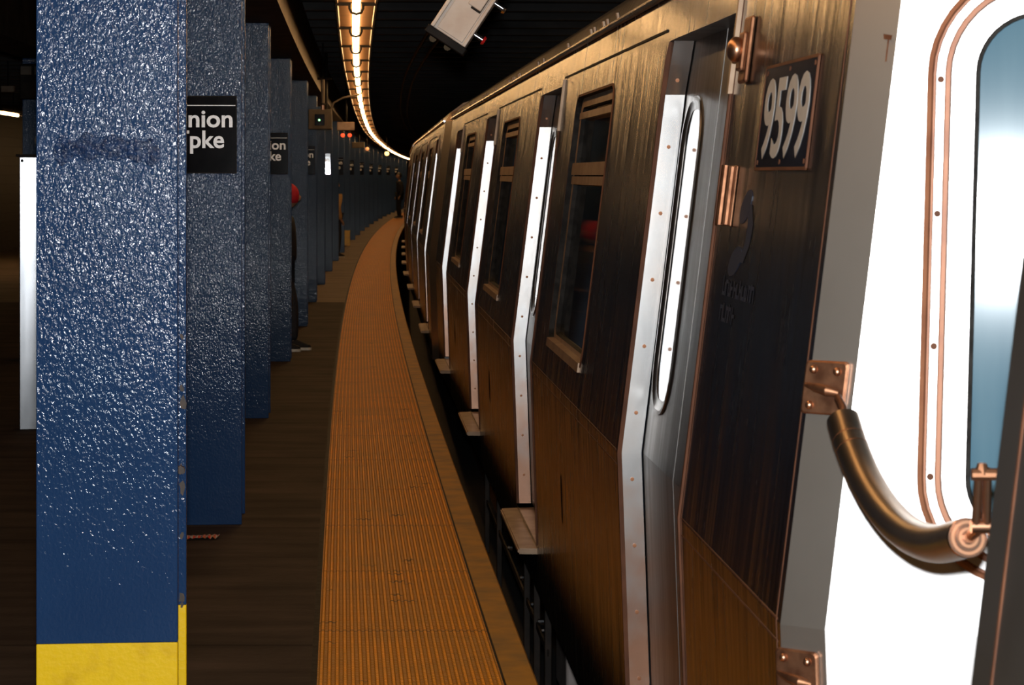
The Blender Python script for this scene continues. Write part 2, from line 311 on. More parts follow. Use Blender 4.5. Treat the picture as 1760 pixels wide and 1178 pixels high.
# ------------------------------------------------------------------ the platform and the tunnel
DS = [-8 + 2.0 * i for i in range(77)]             # stations along the curve
def ribbon(mb, m, profile, ds=DS, closed=True):    # profile: [(offset from the edge, z)]
    mb.loft([[(path_x(d, o), d, z) for o, z in profile] for d in ds], m, closed, closed, closed)
mb = MB(); ribbon(mb, CONC, [(-8.2, -0.3), (-8.2, 0), (0, 0), (0, -0.3)]); struct(mb, 'floor')
mb = MB(); ribbon(mb, DARKC, [(-0.35, -1.3), (-0.35, -0.3), (-0.25, -0.3), (-0.25, -1.3)]); struct(mb, 'wall_under_platform')
mb = MB(); ribbon(mb, DARKC, [(-0.35, -1.35), (-0.35, -1.3), (5.0, -1.3), (5.0, -1.35)]); struct(mb, 'floor_track_bed')
mb = MB(); ribbon(mb, DARKC, [(5.0, -1.3), (5.0, 3.3), (5.2, 3.3), (5.2, -1.3)]); struct(mb, 'wall_right')
mb = MB(); ribbon(mb, TILE, [(-8.4, 0), (-8.4, 3.3), (-8.2, 3.3), (-8.2, 0)]); struct(mb, 'wall_left')
mb = MB(); mb.box((path_x(144) - 9, 144, -1.3), (path_x(144) + 6, 144.3, 3.3), DARKC); struct(mb, 'wall_far')
# ceiling with its cross joists
mb = MB(); ribbon(mb, CEIL, [(-8.4, 3.3), (-8.4, 3.5), (5.2, 3.5), (5.2, 3.3)])
for i in range(130):
    d = -6 + 1.15 * i
    M = Matrix.Translation((path_x(d), d, 0)) @ Matrix.Rotation(yaw(d), 4, 'Z')
    mb.box((-8.3, -0.01, 3.08), (5.1, 0.01, 3.3), CEIL, M); mb.box((-8.3, -0.08, 3.06), (5.1, 0.08, 3.085), CEIL, M)
struct(mb, 'ceiling')
# girder that the front columns carry
mb = MB(); ribbon(mb, GIRD, [(-1.46, 2.6), (-1.46, 3.07), (-0.98, 3.07), (-0.98, 2.6)])
struct(mb, 'ceiling_girder_front')
mb = MB(); ribbon(mb, GIRD, [(-3.37, 2.6), (-3.37, 3.07), (-3.03, 3.07), (-3.03, 2.6)]); struct(mb, 'ceiling_girder_rear')
# tactile strip with real ribs
PITCH = 0.0254; NR = 23; T0 = -0.683
prof = [(T0, 0.001), (T0, 0.009)]
for i in range(NR):
    c = T0 + PITCH * (i + 0.5)
    prof += [(c - 0.008, 0.009), (c - 0.004, 0.0135), (c + 0.004, 0.0135), (c + 0.008, 0.009)]
prof += [(T0 + NR * PITCH, 0.009), (T0 + NR * PITCH, 0.001)]
TD = [-8 + 1.0 * i for i in range(60)] + [52 + 3 * i for i in range(31)]
mb = MB(); mb.loft([[(path_x(d, o), d, z) for o, z in prof] for d in TD], TACT, False)
o = mb.build('trim_1'); o['kind'] = 'structure'
me = o.data; uvl = me.uv_layers.new(name='UVMap')
for lp in me.loops:
    co = me.vertices[lp.vertex_index].co
    uvl.data[lp.index].uv = ((co.x - path_x(co.y, 0)) - T0 - PITCH * 0.5 + 10 * PITCH, co.y + 10)
mb = MB(); ribbon(mb, RUB, [(T0 - 0.02, 0.0005), (T0 - 0.02, 0.008), (T0, 0.008), (T0, 0.0005)], TD); struct(mb, 'trim_2')
mb = MB(); ribbon(mb, RUB, [(T0 + NR * PITCH, 0.0005), (T0 + NR * PITCH, 0.006), (-0.091, 0.006), (-0.091, 0.0005)], TD); struct(mb, 'trim_3')
mb = MB(); ribbon(mb, EDGE, [(-0.091, 0.0005), (-0.091, 0.010), (0.004, 0.010), (0.012, 0.0), (0.012, -0.12), (-0.0, -0.12), (0.0, 0.0005)], TD); struct(mb, 'trim_4')
for k, o_ in enumerate((0.75, 2.2)):
    mb = MB(); ribbon(mb, steel('rail_steel_%d' % k, (0.3, 0.2, 0.14), 0.5, rust=(5, (0.2, 0.12, 0.08), 0.3, 0.7)), [(o_ - 0.07, -1.3), (o_ - 0.035, -1.27), (o_ - 0.01, -1.2), (o_ - 0.035, -1.16), (o_ + 0.035, -1.16), (o_ + 0.01, -1.2), (o_ + 0.035, -1.27), (o_ + 0.07, -1.3)])
    tag(mb.build('running_rail'), ['rusty running rail nearest the platform wall', 'rusty running rail on the tunnel wall side'][k], 'rail', 'rails of the track')

# ------------------------------------------------------------------ columns
def column_mesh(h=2.6, yellow=0.0, y_back=0.0, name='steel_column'):
    mb = MB(); Wc, D, t = 0.36, 0.36, 0.022
    def plate(x0, x1, y0, y1, yl):
        if yl > 0:
            mb.bbox((x0, y0, 0), (x1, y1, yl), YEL, 0.003); mb.bbox((x0, y0, yl), (x1, y1, h), BLUE, 0.003)
        else: mb.bbox((x0, y0, 0), (x1, y1, h), BLUE, 0.003)
    plate(-Wc/2, Wc/2, 0, t, yellow)
    plate(-Wc/2, Wc/2, D - t, D, y_back or yellow)
    mb.box((-0.01, t, 0), (0.01, D - t, h), BLUE)
    return mb
DSP = 4.6
colx = {1: -0.860, 2: -1.236, 3: -1.600, 4: -1.900, 5: -2.165}
def col_front(n):
    d = 5.9 + DSP * (n - 1)
    x = colx.get(n, -0.43 - 0.08 * d + 0.00034 * d * d)
    return x, d
proto = None; COLS = {}
NC = 24
desc = {1: 'nearest wide dark blue steel column with a yellow painted base', 2: 'dark blue steel column carrying the nearest black station sign',
        3: 'third dark blue column, narrow strip right behind the nearest signed column', 4: 'dark blue column hiding the person in the red hat',
        5: 'dark blue column just behind the person in the red hat', 6: 'sixth dark blue column, under the grey monitor', 7: 'seventh dark blue column, left of the gleaming small sign',
        8: 'eighth dark blue column, carrying the gleaming small sign', 9: 'dark blue column hiding the person in the tan coat', 11: 'distant dark blue column with a yellow painted base'}
for n in range(1, NC + 1):
    x, d = col_front(n)
    if n == 1: o = column_mesh(yellow=0.397, y_back=0.43).build('steel_column')
    elif n == 11: o = column_mesh(yellow=0.35).build('steel_column')
    elif proto is None: o = column_mesh().build('steel_column'); proto = o
    else: o = proto.copy(); C.objects.link(o)
    o.location = (x - 0.18 * math.cos(yaw(d)), d, 0); o.rotation_euler = (0, 0, yaw(d)); COLS[n] = o
    tag(o, desc.get(n, '%s dark blue steel column of the front row, counted from the camera' % ORD[n - 1]), 'column', 'blue columns along the platform')
# details of the nearest column: bolt head, chipped paint, flaking scar
mb = MB(); mb.tube([(0.165, 0.335, 0.80), (0.165, 0.315, 0.80)], 0.012, CHIP, 6); b_ = mb.build('bolt_head', COLS[1])
mb = MB(); rnd = random.Random(3)
for z in (0.62, 0.75, 0.80, 0.98, 1.02, 1.16, 0.45, 0.43):
    r = rnd.uniform(0.008, 0.02); a = [(0.168 + rnd.uniform(-1, 1) * 0.3 * r + 0.45 * r * math.cos(t), 0.3375, z + r * rnd.uniform(0.7, 1.3) * math.sin(t)) for t in [k * math.pi / 4 for k in range(8)]]
    mb.loft([a, [(p[0], 0.336, p[2]) for p in a]], CHIP, True, True, True)
tag(mb.build('chipped_paint', COLS[1]), 'dark chips where the blue paint has flaked off')
SCAR = mat('lumpy_blue_paint', (0.009, 0.029, 0.088), 0.14, 0, 0.35, noise=(60, (0.006, 0.018, 0.055), 0.4, 0.6), bump=(110, 0.9, 0.006))
bm = bmesh.new(); bmesh.ops.create_grid(bm, x_segments=130, y_segments=34, size=0.5)
from mathutils import noise as mn
for v in bm.verts:
    x = v.co.x * 0.30; z = v.co.y * 0.11
    cz = 0.016 * math.cos((x + 0.02) * 11) - 0.01
    e = clip01(1.3 - abs(z) / (0.028 + 0.02 * mn.noise((x * 30, 3, 0))) ) * clip01((0.143 - abs(x)) * 30)
    hgt = 0.0028 * abs(mn.noise((x * 120, z * 120, 5))) * 2 + 0.001
    v.co = Vector((x, -hgt * e + 0.003 * (1 - min(1, e * 4)), 1.665 + z + cz))
mb = MB(); mb.bm(bm, SCAR); tag(mb.build('paint_scar', COLS[1], smooth=True), 'band of lumpy flaking paint')
# rear row seen past the nearest column
for n in range(3, 9):
    d = 5.9 + DSP * (n - 1)
    o = proto.copy(); C.objects.link(o); o.location = (path_x(d, -3.20), d, 0); o.rotation_euler = (0, 0, yaw(d))
    tag(o, 'dark column standing behind the aluminium post at the left edge' if n == 4 else '%s dark column of the rear row, mostly hidden' % ORD[n - 3], 'column', 'columns of the rear row')

# ------------------------------------------------------------------ station signs
def sign_parts(root):
    mb = MB(); mb.bbox((-0.172, -0.012, 0), (0.158, -0.002, 0.355), SIGNBLK, 0.002); mb.build('panel', root)
    fm = MB(); 
    a = rr(-0.172, 0.158, 0, 0.355, 0.004, 1); b = rr(-0.167, 0.153, 0.005, 0.350, 0.003, 1)
    fm.loft([[(x, -0.014, z) for x, z in a], [(x, -0.014, z) for x, z in b], [(x, -0.012, z) for x, z in b]], BLACKM); fm.build('rim', root)
    lm = MB(); lm.box((-0.165, -0.0135, 0.309), (0.151, -0.0122, 0.3125), SIGNWHT); lm.build('white_line', root)
    R = Matrix(((1, 0, 0, 0), (0, 0, -1, 0), (0, 1, 0, 0), (0, 0, 0, 1)))
    for word, zb, cx, wd in (('Union', 0.213, -0.003, 0.283), ('Tpke', 0.118, -0.012, 0.225)):
        t = text_mesh('lettering', word, 0.112, SIGNWHT, root, Matrix.Translation((cx, -0.0125, zb)) @ R, offset=0.0022)
        xs = [v.co.x for v in t.data.vertices]; s = wd / (max(xs) - min(xs)); c = (max(xs) + min(xs)) / 2
        for v in t.data.vertices: v.co.x = (v.co.x - c) * s + cx
SP = None
sl = {2: 'nearest black sign reading Union Tpke, on the second column', 4: 'black Union Tpke sign on the column hiding the red-hatted person', 6: 'third small Union Tpke sign, right of the bright grey column',
      8: 'small sign shining white with glare on the eighth column'}
for n in range(2, 23, 2):
    x, d = col_front(n)
    root = empty('station_sign')
    if SP is None: sign_parts(root); SP = root
    else:
        for ch in ALLCH(SP):
            c = ch.copy(); C.objects.link(c); c.parent = root
    y = yaw(d); extra = 0.0
    if n == 8: extra = math.atan(0.0813) - y
    root.location = (x - 0.18 * math.cos(y), d - 0.001 - abs(extra) * 0.17, 1.607); root.rotation_euler = (0, 0, y + extra)
    tag(root, sl.get(n, '%s tiny black Union Tpke sign, far along the row of columns' % ORD[n // 2 - 1]), 'sign', 'station name signs on the columns')

# ------------------------------------------------------------------ fluorescent luminaires over the platform edge
def lh(d):
    T = [(-20, 1.06), (28, 1.06), (33, 1.0), (47, 0.90), (63, 0.87), (98, 0.72), (140, 0.6)]
    for (a, p), (b, q) in zip(T, T[1:]):
        if d <= b: return p + (q - p) * (d - a) / (b - a)
    return 0.6
def make_lum():
    root = empty('fluorescent_light')
    Lm = 2.30
    mb = MB(); hw = 0.118
    pr = [(-hw - 0.012, 0.0), (-hw, 0.0), (-0.09, 0.03), (0.09, 0.03), (hw, 0.0), (hw + 0.012, 0.0), (hw + 0.012, 0.045), (-hw - 0.012, 0.045)]
    h = MB(); h.loft([[(x, y, z) for x, z in pr[-2:] + [pr[0], (-hw, -0.0), (-hw, 0.04), (hw, 0.04), (hw, 0.0), pr[5]]] for y in (0, Lm)], BLACKM, True, True, True)
    h.build('housing', root)
    r = MB(); r.loft([[(x, y, z) for x, z in ((-hw, 0.002), (-0.112, 0.012), (0.112, 0.012), (hw, 0.002))] for y in (0.01, Lm - 0.01)], REFL, False)
    r.build('reflector', root)
    t = MB(); t.tube([(0, 0.06, -0.014), (0, Lm - 0.02, -0.014)], 0.024, TUBE, 12); t.build('tube', root, smooth=True)
    g = MB()
    arc = [(-0.105, 0.0, 0.0), (-0.048, 0.0, 0.0), (-0.048, 0.0, -0.0)] 
    U = [(-0.042, 0.0, 0.02), (-0.042, 0.0, -0.02), (-0.03, 0.0, -0.045), (0.0, 0.0, -0.056), (0.03, 0.0, -0.045), (0.042, 0.0, -0.02), (0.042, 0.0, 0.02)]
    g.tube([(x, 0.03, z) for x, _, z in U], 0.0085, BLACKM, 6)
    g.box((-hw, 0.0, -0.004), (-0.035, 0.03, 0.02), BLACKM); g.box((0.035, 0.0, -0.004), (hw, 0.03, 0.02), BLACKM)
    g.build('lamp_holder', root)
    hg = MB(); 
    for y in (0.5, 1.8): hg = MB(); hg.tube([(0, y, 0.045), (0, y, 0.44)], 0.008, BLACKM, 6); hg.build('hanger_rod', root)
    return root
LP = make_lum(); LCH = ALLCH(LP); k = 0; d = -5.0 + 0.55
step = 2.345
while d < 125:
    root = LP if k == 0 else empty('fluorescent_light')
    if k: 
        for ch in LCH:
            if d > 60 and ch.name.startswith('hanger'): continue
            c = ch.copy(); C.objects.link(c); c.parent = root
    def P(q): 
        x = 0.106 - 0.08 * q + 0.00034 * q * q
        return Vector((x, q, EYE + lh(q)))
    p, q = P(d), P(d + step)
    root.location = p; v = q - p
    root.rotation_euler = (math.atan2(v.z, v.y), 0, math.atan2(-v.x, v.y))
    if d < 13: lab = ['fluorescent fixture behind the photographer, farthest back', 'fluorescent fixture behind the photographer, nearer one', 'fluorescent fixture directly over the photographer', 'fluorescent fixture just ahead of the photographer, above the picture', 'second fluorescent fixture ahead, above the picture', 'third fluorescent fixture ahead, above the picture', 'fourth fluorescent fixture ahead, above the picture', 'fluorescent fixture ending just above the top edge of the picture'][k]
    elif k < 8 + 16: lab = '%s lit fluorescent fixture of the hanging row, counted from the top of the picture' % ORD[max(0, k - 8)]
    else: lab = 'far lit fluorescent fixture merging into the bright curved line beside the train roof'
    tag(root, lab, 'ceiling light', 'row of fluorescent fixtures over the platform edge')
    k += 1; d += step
# two fixtures across the platform at the left edge
for j, (d, off) in enumerate(((35.3, -6.62), (38.0, -6.62), (41.0, -6.62))):
    root = empty('fluorescent_light')
    for ch in LCH:
        c = ch.copy(); C.objects.link(c); c.parent = root
    root.location = (path_x(d, off), d, EYE + 1.06); root.rotation_euler = (0, 0, yaw(d))
    tag(root, ['cut-off lit fixture at the very left edge', 'lit fixture seen left of the nearest column', 'lit fixture hidden behind the nearest column on the far side'][j], 'ceiling light', 'fixtures over the far side of the platform')

# ------------------------------------------------------------------ subway cars
ZK = 0.84; ZB = -0.11; ZG = 2.1
def sw(z): return (ZK - z) * 0.035 if z < ZK else (z - ZK) * 0.123
CL = 16.515
DOORS = [2.415 + 4.285 * i for i in range(4)]; DW = 1.2; DZ0, DZ1 = 0.09, 1.965
WINS = [(d + 1.18, d + 2.45) for d in DOORS[:3]]; WZ0, WZ1 = 0.955, 1.90
ROOF = [(sw(ZG), ZG), (0.20, 2.18), (0.32, 2.27), (0.7, 2.38), (1.4, 2.42), (2.1, 2.38), (2.48, 2.27), (2.60, 2.18), (2.645, ZG)]
def SP_(u, z, n=0.0):             # point on the platform side, n = inward
    return (sw(z) + n, u, z)
def body(root, L=CL, doors=DOORS, wins=WINS, u0=0.0):
    mb = MB()
    us = sorted({u0, L} | {x for d in doors for x in (d - DW, d)} | {x for w_ in wins for x in w_})
    zs = [ZB, DZ0, ZK, WZ0, WZ1, DZ1, 2.0, ZG]
    def hole(ua, ub, za, zb):
        uc, zc = (ua + ub) / 2, (za + zb) / 2
        return any(d - DW < uc < d and DZ0 < zc < DZ1 for d in doors) or any(a < uc < b and WZ0 < zc < WZ1 for a, b in wins)
    for ua, ub in zip(us, us[1:]):
        for za, zb in zip(zs, zs[1:]):
            if not hole(ua, ub, za, zb):
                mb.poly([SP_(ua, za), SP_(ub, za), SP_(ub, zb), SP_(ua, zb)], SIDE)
    def fan(cu, cz, su, sz, r):
        pts = [SP_(cu, cz)]
        for k in range(7):
            a = math.radians(90 * k / 6); pts.append(SP_(cu + su * (r - r * math.cos(a)) , cz + sz * (r - r * math.sin(a))))
        mb.poly(pts, SIDE, [(0, i, i + 1) for i in range(1, 7)])
    for d in doors: fan(d - DW, DZ1, 1, -1, 0.07); fan(d, DZ1, -1, -1, 0.07)
    for a, b in wins:
        for cu, su in ((a, 1), (b, -1)):
            for cz, sz in ((WZ0, 1), (WZ1, -1)): fan(cu, cz, su, sz, 0.08)
    # far side, floor and ends
    far = [(2.8 - sw(z), z) for z in (ZG, ZK, ZB)]
    for ua, ub in ((u0, L),):
        mb.loft([[(x, u, z) for x, z in far] for u in (ua, ub)], SIDE, False)
        mb.poly([(sw(ZB), ua, ZB), (2.8 - sw(ZB), ua, ZB), (2.8 - sw(ZB), ub, ZB), (sw(ZB), ub, ZB)], SIDE)
    mb.poly([(sw(z), L, z) for z in (ZB, ZK, ZG)] + [(x, L, z) for x, z in ROOF[1:-1]] + [(x, L, z) for x, z in far], SIDE)
    mb.build('body_shell', root)
    rf = MB(); rf.loft([[(x, u, z) for x, z in ROOF] for u in (u0, L)], SIDE2, False); 
    for k in range(24):
        u = u0 + 0.4 + k * (L - u0 - 0.8) / 23; rf.box((0.30, u - 0.01, 2.262), (2.5, u + 0.01, 2.29), SIDE2) if False else None
    rf.build('roof', root, smooth=True)
    g = MB(); g.tube([(sw(ZG) - 0.012, u0 + 0.01, ZG), (sw(ZG) - 0.012, L - 0.01, ZG)], 0.012, TRIM, 8)
    rnd = random.Random(5); u = u0 + 0.5
    while u < L - 0.3:
        g.tube([(sw(ZG) - 0.012, u, ZG), (sw(ZG) - 0.016, u, ZG + 0.03)], 0.007, WFRAME, 6); u += rnd.choice((0.12, 0.3, 0.9, 1.2))
    g.build('gutter', root)
    # belt beads and groove over the panels
    b = MB(); edges = [u0] + [x for d in doors for x in (d - DW, d)] + [L]
    for a, c in zip(edges[::2], edges[1::2]):
        for z in (ZK + 0.004, ZK - 0.034): b.tube([SP_(a + 0.03, z, 0.0015), SP_(c - 0.03, z, 0.0025)], 0.0034, SEAM, 6)
    b.build('belt_bead', root)
    gr = MB()
    for a, c in zip(edges[2:-1:2], edges[3:-1:2]): gr.box((sw(1.993) - 0.003, a + 0.01, 1.993), (sw(1.993) + 0.005, c - 0.01, 2.0), RUB)
    gr.build('panel_seam', root)
def window_part(root, a, b):
    f = MB()
    def lp(ins, dep, r): return [SP_(u, z, dep) for u, z in rr(a + ins, b - ins, WZ0 + ins, WZ1 - ins, r, 6)]
    f.loft([lp(-0.004, 0.0, 0.085), lp(-0.002, -0.003, 0.085), lp(0.006, -0.003, 0.075)], SEAM)
    f.loft([lp(0.006, -0.003, 0.075), lp(0.010, 0.018, 0.07)], RUB)
    f.loft([lp(0.010, 0.018, 0.07), lp(0.045, 0.020, 0.05)], WFRAME)
    f.loft([lp(0.045, 0.020, 0.05), lp(0.047, 0.04, 0.05)], RUB)
    for z0, z1, n in ((1.565, 1.595, 0.012), (1.60, 1.645, 0.008), (1.81, 1.835, 0.014), (0.955, 0.985, -0.008)):
        f.poly([SP_(a + 0.03, z0, n), SP_(b - 0.03, z0, n), SP_(b - 0.03, z1, n), SP_(a + 0.03, z1, n),
                SP_(a + 0.03, z0, n + 0.05), SP_(b - 0.03, z0, n + 0.05), SP_(b - 0.03, z1, n + 0.05), SP_(a + 0.03, z1, n + 0.05)], WFRAME,
               [(0,1,2,3),(4,7,6,5),(0,4,5,1),(2,6,7,3),(0,3,7,4),(1,5,6,2)])
    fo = f.build('window_frame', root, smooth=False)
    for z0, z1 in ((WZ0 + 0.04, 1.57), (1.64, 1.86)):
        p = MB(); p.poly([SP_(a + 0.045, z0, 0.036), SP_(b - 0.045, z0, 0.036), SP_(b - 0.045, z1, 0.036), SP_(a + 0.045, z1, 0.036),
                          SP_(a + 0.045, z0, 0.042), SP_(b - 0.045, z0, 0.042), SP_(b - 0.045, z1, 0.042), SP_(a + 0.045, z1, 0.042)], GLASS,
                         [(0,1,2,3),(4,7,6,5),(0,4,5,1),(2,6,7,3),(0,3,7,4),(1,5,6,2)])
        p.build('pane', fo)
def strip(mb, m, u0, u1, n0, n1, zs, lean=None):    # a bar following the side profile between inward depths
    loops = []
    for z in zs:
        du = lean(z) if lean else 0
        loops.append([SP_(u0 - du, z, n0), SP_(u0 - du, z, n1), SP_(u1, z, n1), SP_(u1, z, n0)])
    mb.loft(loops, m, True, True, True)
def door(root, far, detail=True):
    near = far - DW
    lean = lambda z: 0.05 * clip01((z - 1.82) / 0.14)
    j = MB(); strip(j, TRIM, far - 0.004, far + 0.01, 0.012, 0.066, [DZ0, 0.3, 0.6, ZK, 1.1, 1.4, 1.7, 1.82, 1.90, DZ1], lean)
    jo = j.build('door_jamb', root); tag(jo, 'bright steel strip with screws')
    if detail:
        sc = MB(); sc.tube([(0, 0, 0), (0, -0.003, 0)], 0.0055, RUST, 8)
        s0 = None
        for k in range(-7, 3):
            z = 1.495 + 0.182 * k
            s_ = sc.build('screw', jo) if s0 is None else s0.copy()
            if s0 is not None: C.objects.link(s_)
            s0 = s0 or s_; s_.parent = jo; s_.location = SP_(far - 0.004 - lean(z), z, 0.038)
    g = MB(); strip(g, SEAM, far - 0.003, far + 0.01, 0.0, 0.012, [DZ0, ZK, DZ1]); strip(g, RUB, near - 0.02, near + 0.0, 0.0, 0.09, [DZ0, ZK, DZ1])
    g.poly([SP_(near, DZ1, 0), SP_(far, DZ1, 0), SP_(far, DZ1, 0.13), SP_(near, DZ1, 0.13)], SIDE2)
    g.build('door_surround', root)
    lip = MB(); strip(lip, SEAM, near - 0.016, near - 0.002, -0.005, 0.0, [DZ0, 0.5, ZK, 1.2, 1.6, 1.78]); strip(lip, WFRAME, near - 0.022, near - 0.002, -0.010, 0.0, [1.78, 1.99]); lip.build('door_lip', root)  # top piece lighter: the flange's highlight is put into its colour
    for k, (a, b) in enumerate(((near, near + DW / 2 - 0.006), (near + DW / 2 + 0.006, far))):
        lf = MB(); n0, n1 = 0.070, 0.100
        wa, wb = (a + 0.10, b - 0.16) if k == 0 else (a + 0.235, b - 0.04)
        z0, z1 = 0.975, 1.80
        us = [a, wa, wb, b]; zs = [DZ0, ZK, z0, z1, DZ1]
        for ua, ub in zip(us, us[1:]):
            for za, zb in zip(zs, zs[1:]):
                if ua == wa and za == z0: continue
                lf.poly([SP_(ua, za, n0), SP_(ub, za, n0), SP_(ub, zb, n0), SP_(ua, zb, n0)], SIDE2)
        lf.poly([SP_(a, DZ0, n1), SP_(b, DZ0, n1), SP_(b, z0, n1), SP_(a, z0, n1)], SIDE2)
        lf.poly([SP_(a, z, n) for n in (n0, n1) for z in (DZ0, ZK, DZ1)], SIDE2, [(0, 3, 4, 1), (1, 4, 5, 2)])
        lf.poly([SP_(b, z, n) for n in (n0, n1) for z in (DZ0, ZK, DZ1)], SIDE2, [(0, 3, 4, 1), (1, 4, 5, 2)])
        R_ = (wb - wa) / 2 * 0.8
        for cu, su in ((wa, 1), (wb, -1)):
            for cz, sz in ((z0, 1), (z1, -1)):
                pts = [SP_(cu, cz, n0)] + [SP_(cu + su * (R_ - R_ * math.cos(math.radians(15 * q))), cz + sz * (R_ - R_ * math.sin(math.radians(15 * q))), n0) for q in range(7)]
                lf.poly(pts, SIDE2, [(0, i, i + 1) for i in range(1, 7)])
        lo = lf.build('door_leaf', root)
        fr = MB()
        def lp(ins, dep): return [SP_(u, z, n0 + dep) for u, z in rr(wa + ins, wb - ins, z0 + ins, z1 - ins, max(0.01, R_ - ins), 6)]
        fr.loft([lp(-0.010, -0.001), lp(-0.008, -0.005), lp(0.002, -0.005), lp(0.008, 0.0), lp(0.026, 0.003), lp(0.028, 0.02)], SIDE2); fr.build('window_molding', lo, smooth=True)
        pn = MB(); l1 = lp(0.026, 0.004); l2 = lp(0.026, 0.010); pn.loft([l1, l2], GLASS, True, True, True); pn.build('pane', lo)
    st = MB(); z = 0.062
    pts = [(sw(z) - 0.075, near - 0.0, ), (sw(z) - 0.075, far), (sw(z) + 0.09, far), (sw(z) + 0.09, near)]
    bm = bmesh.new(); bmesh.ops.create_cube(bm, size=1)
    for v in bm.verts:
        fx = v.co.x + 0.5; v.co = Vector((sw(z) - 0.078 + fx * 0.17, near + (v.co.y + 0.5) * DW + (0.03 if fx < 0.5 and v.co.y < 0 else 0) - (0.03 if fx < 0.5 and v.co.y > 0 else 0), 0.048 + (v.co.z + 0.5) * 0.024))
    bmesh.ops.bevel(bm, geom=list(bm.edges), offset=0.006, segments=2, affect='EDGES')
    st.bm(bm, WFRAME); tag(st.build('door_step', root), 'brown protruding door sill')
def interior(root, L, u0=0.0):
    mb = MB(); mb.box((0.14, u0 + 0.1, 0.05), (2.62, L - 0.1, 0.085), INTW); mb.box((0.32, u0 + 0.1, 2.05), (2.5, L - 0.1, 2.08), INTW)
    mb.box((2.52, u0 + 0.1, 0.085), (2.56, L - 0.1, 2.05), INTW); mb.build('cabin_lining', root)
    for d in DOORS[:3]:
        for x0, x1, xb in ((0.24, 0.62, 0.26), (2.06, 2.46, 2.42)):
            s = MB(); s.bbox((x0, d + 0.25, 0.45), (x1, d + 2.85, 0.5), SEAT, 0.015); s.bbox((xb - 0.02, d + 0.25, 0.5), (xb + 0.04, d + 2.85, 0.92), SEAT, 0.01); s.build('bench_seat', root)
    for d in DOORS: p = MB(); p.tube([(1.4, d - 0.6, 0.085), (1.4, d - 0.6, 2.05)], 0.016, CHROME, 8); p.build('grab_pole', root)
def underbody(root, L, u0=0.0):
    mb = MB(); mb.box((0.42, u0 + 0.3, -0.55), (2.4, L - 0.3, ZB), UNDER)
    mb.box((0.30, u0 + 0.1, -0.16), (2.5, L - 0.1, ZB), UNDER); mb.build('underframe', root)
    for c in (2.4, L - 2.4):
        b = MB(); b.bbox((0.48, c - 1.2, -0.85), (0.6, c + 1.2, -0.62), UNDER, 0.02); b.bbox((2.2, c - 1.2, -0.85), (2.32, c + 1.2, -0.62), UNDER, 0.02)
        for y in (c - 0.9, c + 0.9):
            b.tube([(0.62, y, -0.76), (2.18, y, -0.76)], 0.07, UNDER, 10)
            for x in (0.66, 2.06): b.tube([(x, y, -0.76), (x + 0.1, y, -0.76)], 0.36, UNDER, 28)
        b.box((0.40, c - 0.7, -0.9), (0.5, c + 0.7, -0.82), UNDER); b.build('bogie', root)
    e = MB(); e.bbox((0.13, 5.35, -0.75), (0.21, 5.42, -0.30), PINKM, 0.01); e.bbox((0.2, 5.42, -0.7), (0.6, 6.6, -0.3), PINKM, 0.01)
    e.build('equipment_box', root)
    s = MB()
    for y in (5.9, 6.5, 7.1, 9.2, 10.4): s.bbox((0.09, y, -0.75), (0.12, y + 0.03, ZB), UNDER, 0.004)
    s.box((0.1, 5.9, -0.45), (0.11, 10.4, -0.42), UNDER)
    for y in (6.0, 6.2, 6.6, 7.3, 8.2): s.tube([(0.085, y, -0.36), (0.11, y, -0.36)], 0.012, CHROME, 8)
    s.build('hanger_bracket', root)

# the first car
CAR0 = (0.72 - 0.0686 * 3.885, 3.885); CY = math.atan(0.0686)
car = empty('subway_car', (CAR0[0], CAR0[1], 0), CY)
tag(car, 'nearest stainless subway car with number plate 9599, standing along the platform', 'train car', 'stainless subway train')
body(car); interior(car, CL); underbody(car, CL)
for a, b in WINS: window_part(car, a, b)
for i, d in enumerate(DOORS): door(car, d, i < 3)
for uc, z in ((4.25, 0.45), (8.6, 0.45), (12.9, 0.45)):         # pressed slot in each lower panel
    s = MB(); s.loft([[SP_(uc + x * 0.012, z + y * 0.10, -0.004 * (1 - x * x - y * y * 0.999) ** 0.5 if x * x + y * y < 0.999 else 0.001) for x, y in [(r_ * math.cos(t), r_ * math.sin(t)) for t in [k * math.pi / 8 for k in range(16)]]] for r_ in (1.0, 0.8, 0.5, 0.05)], SIDE)
    s.build('pressed_slot', car, smooth=True)
def side_frame(u, z, out=0.0):    # matrix: x = towards the camera end, y = up the side, z = outwards
    k = 0.123 if z >= ZK else -0.035
    up = Vector((k, 0, 1)).normalized(); right = Vector((0, -1, 0)); nrm = right.cross(up)
    M = Matrix((right, up, nrm)).transposed().to_4x4(); M.translation = Vector(SP_(u, z)) + nrm * out
    return M
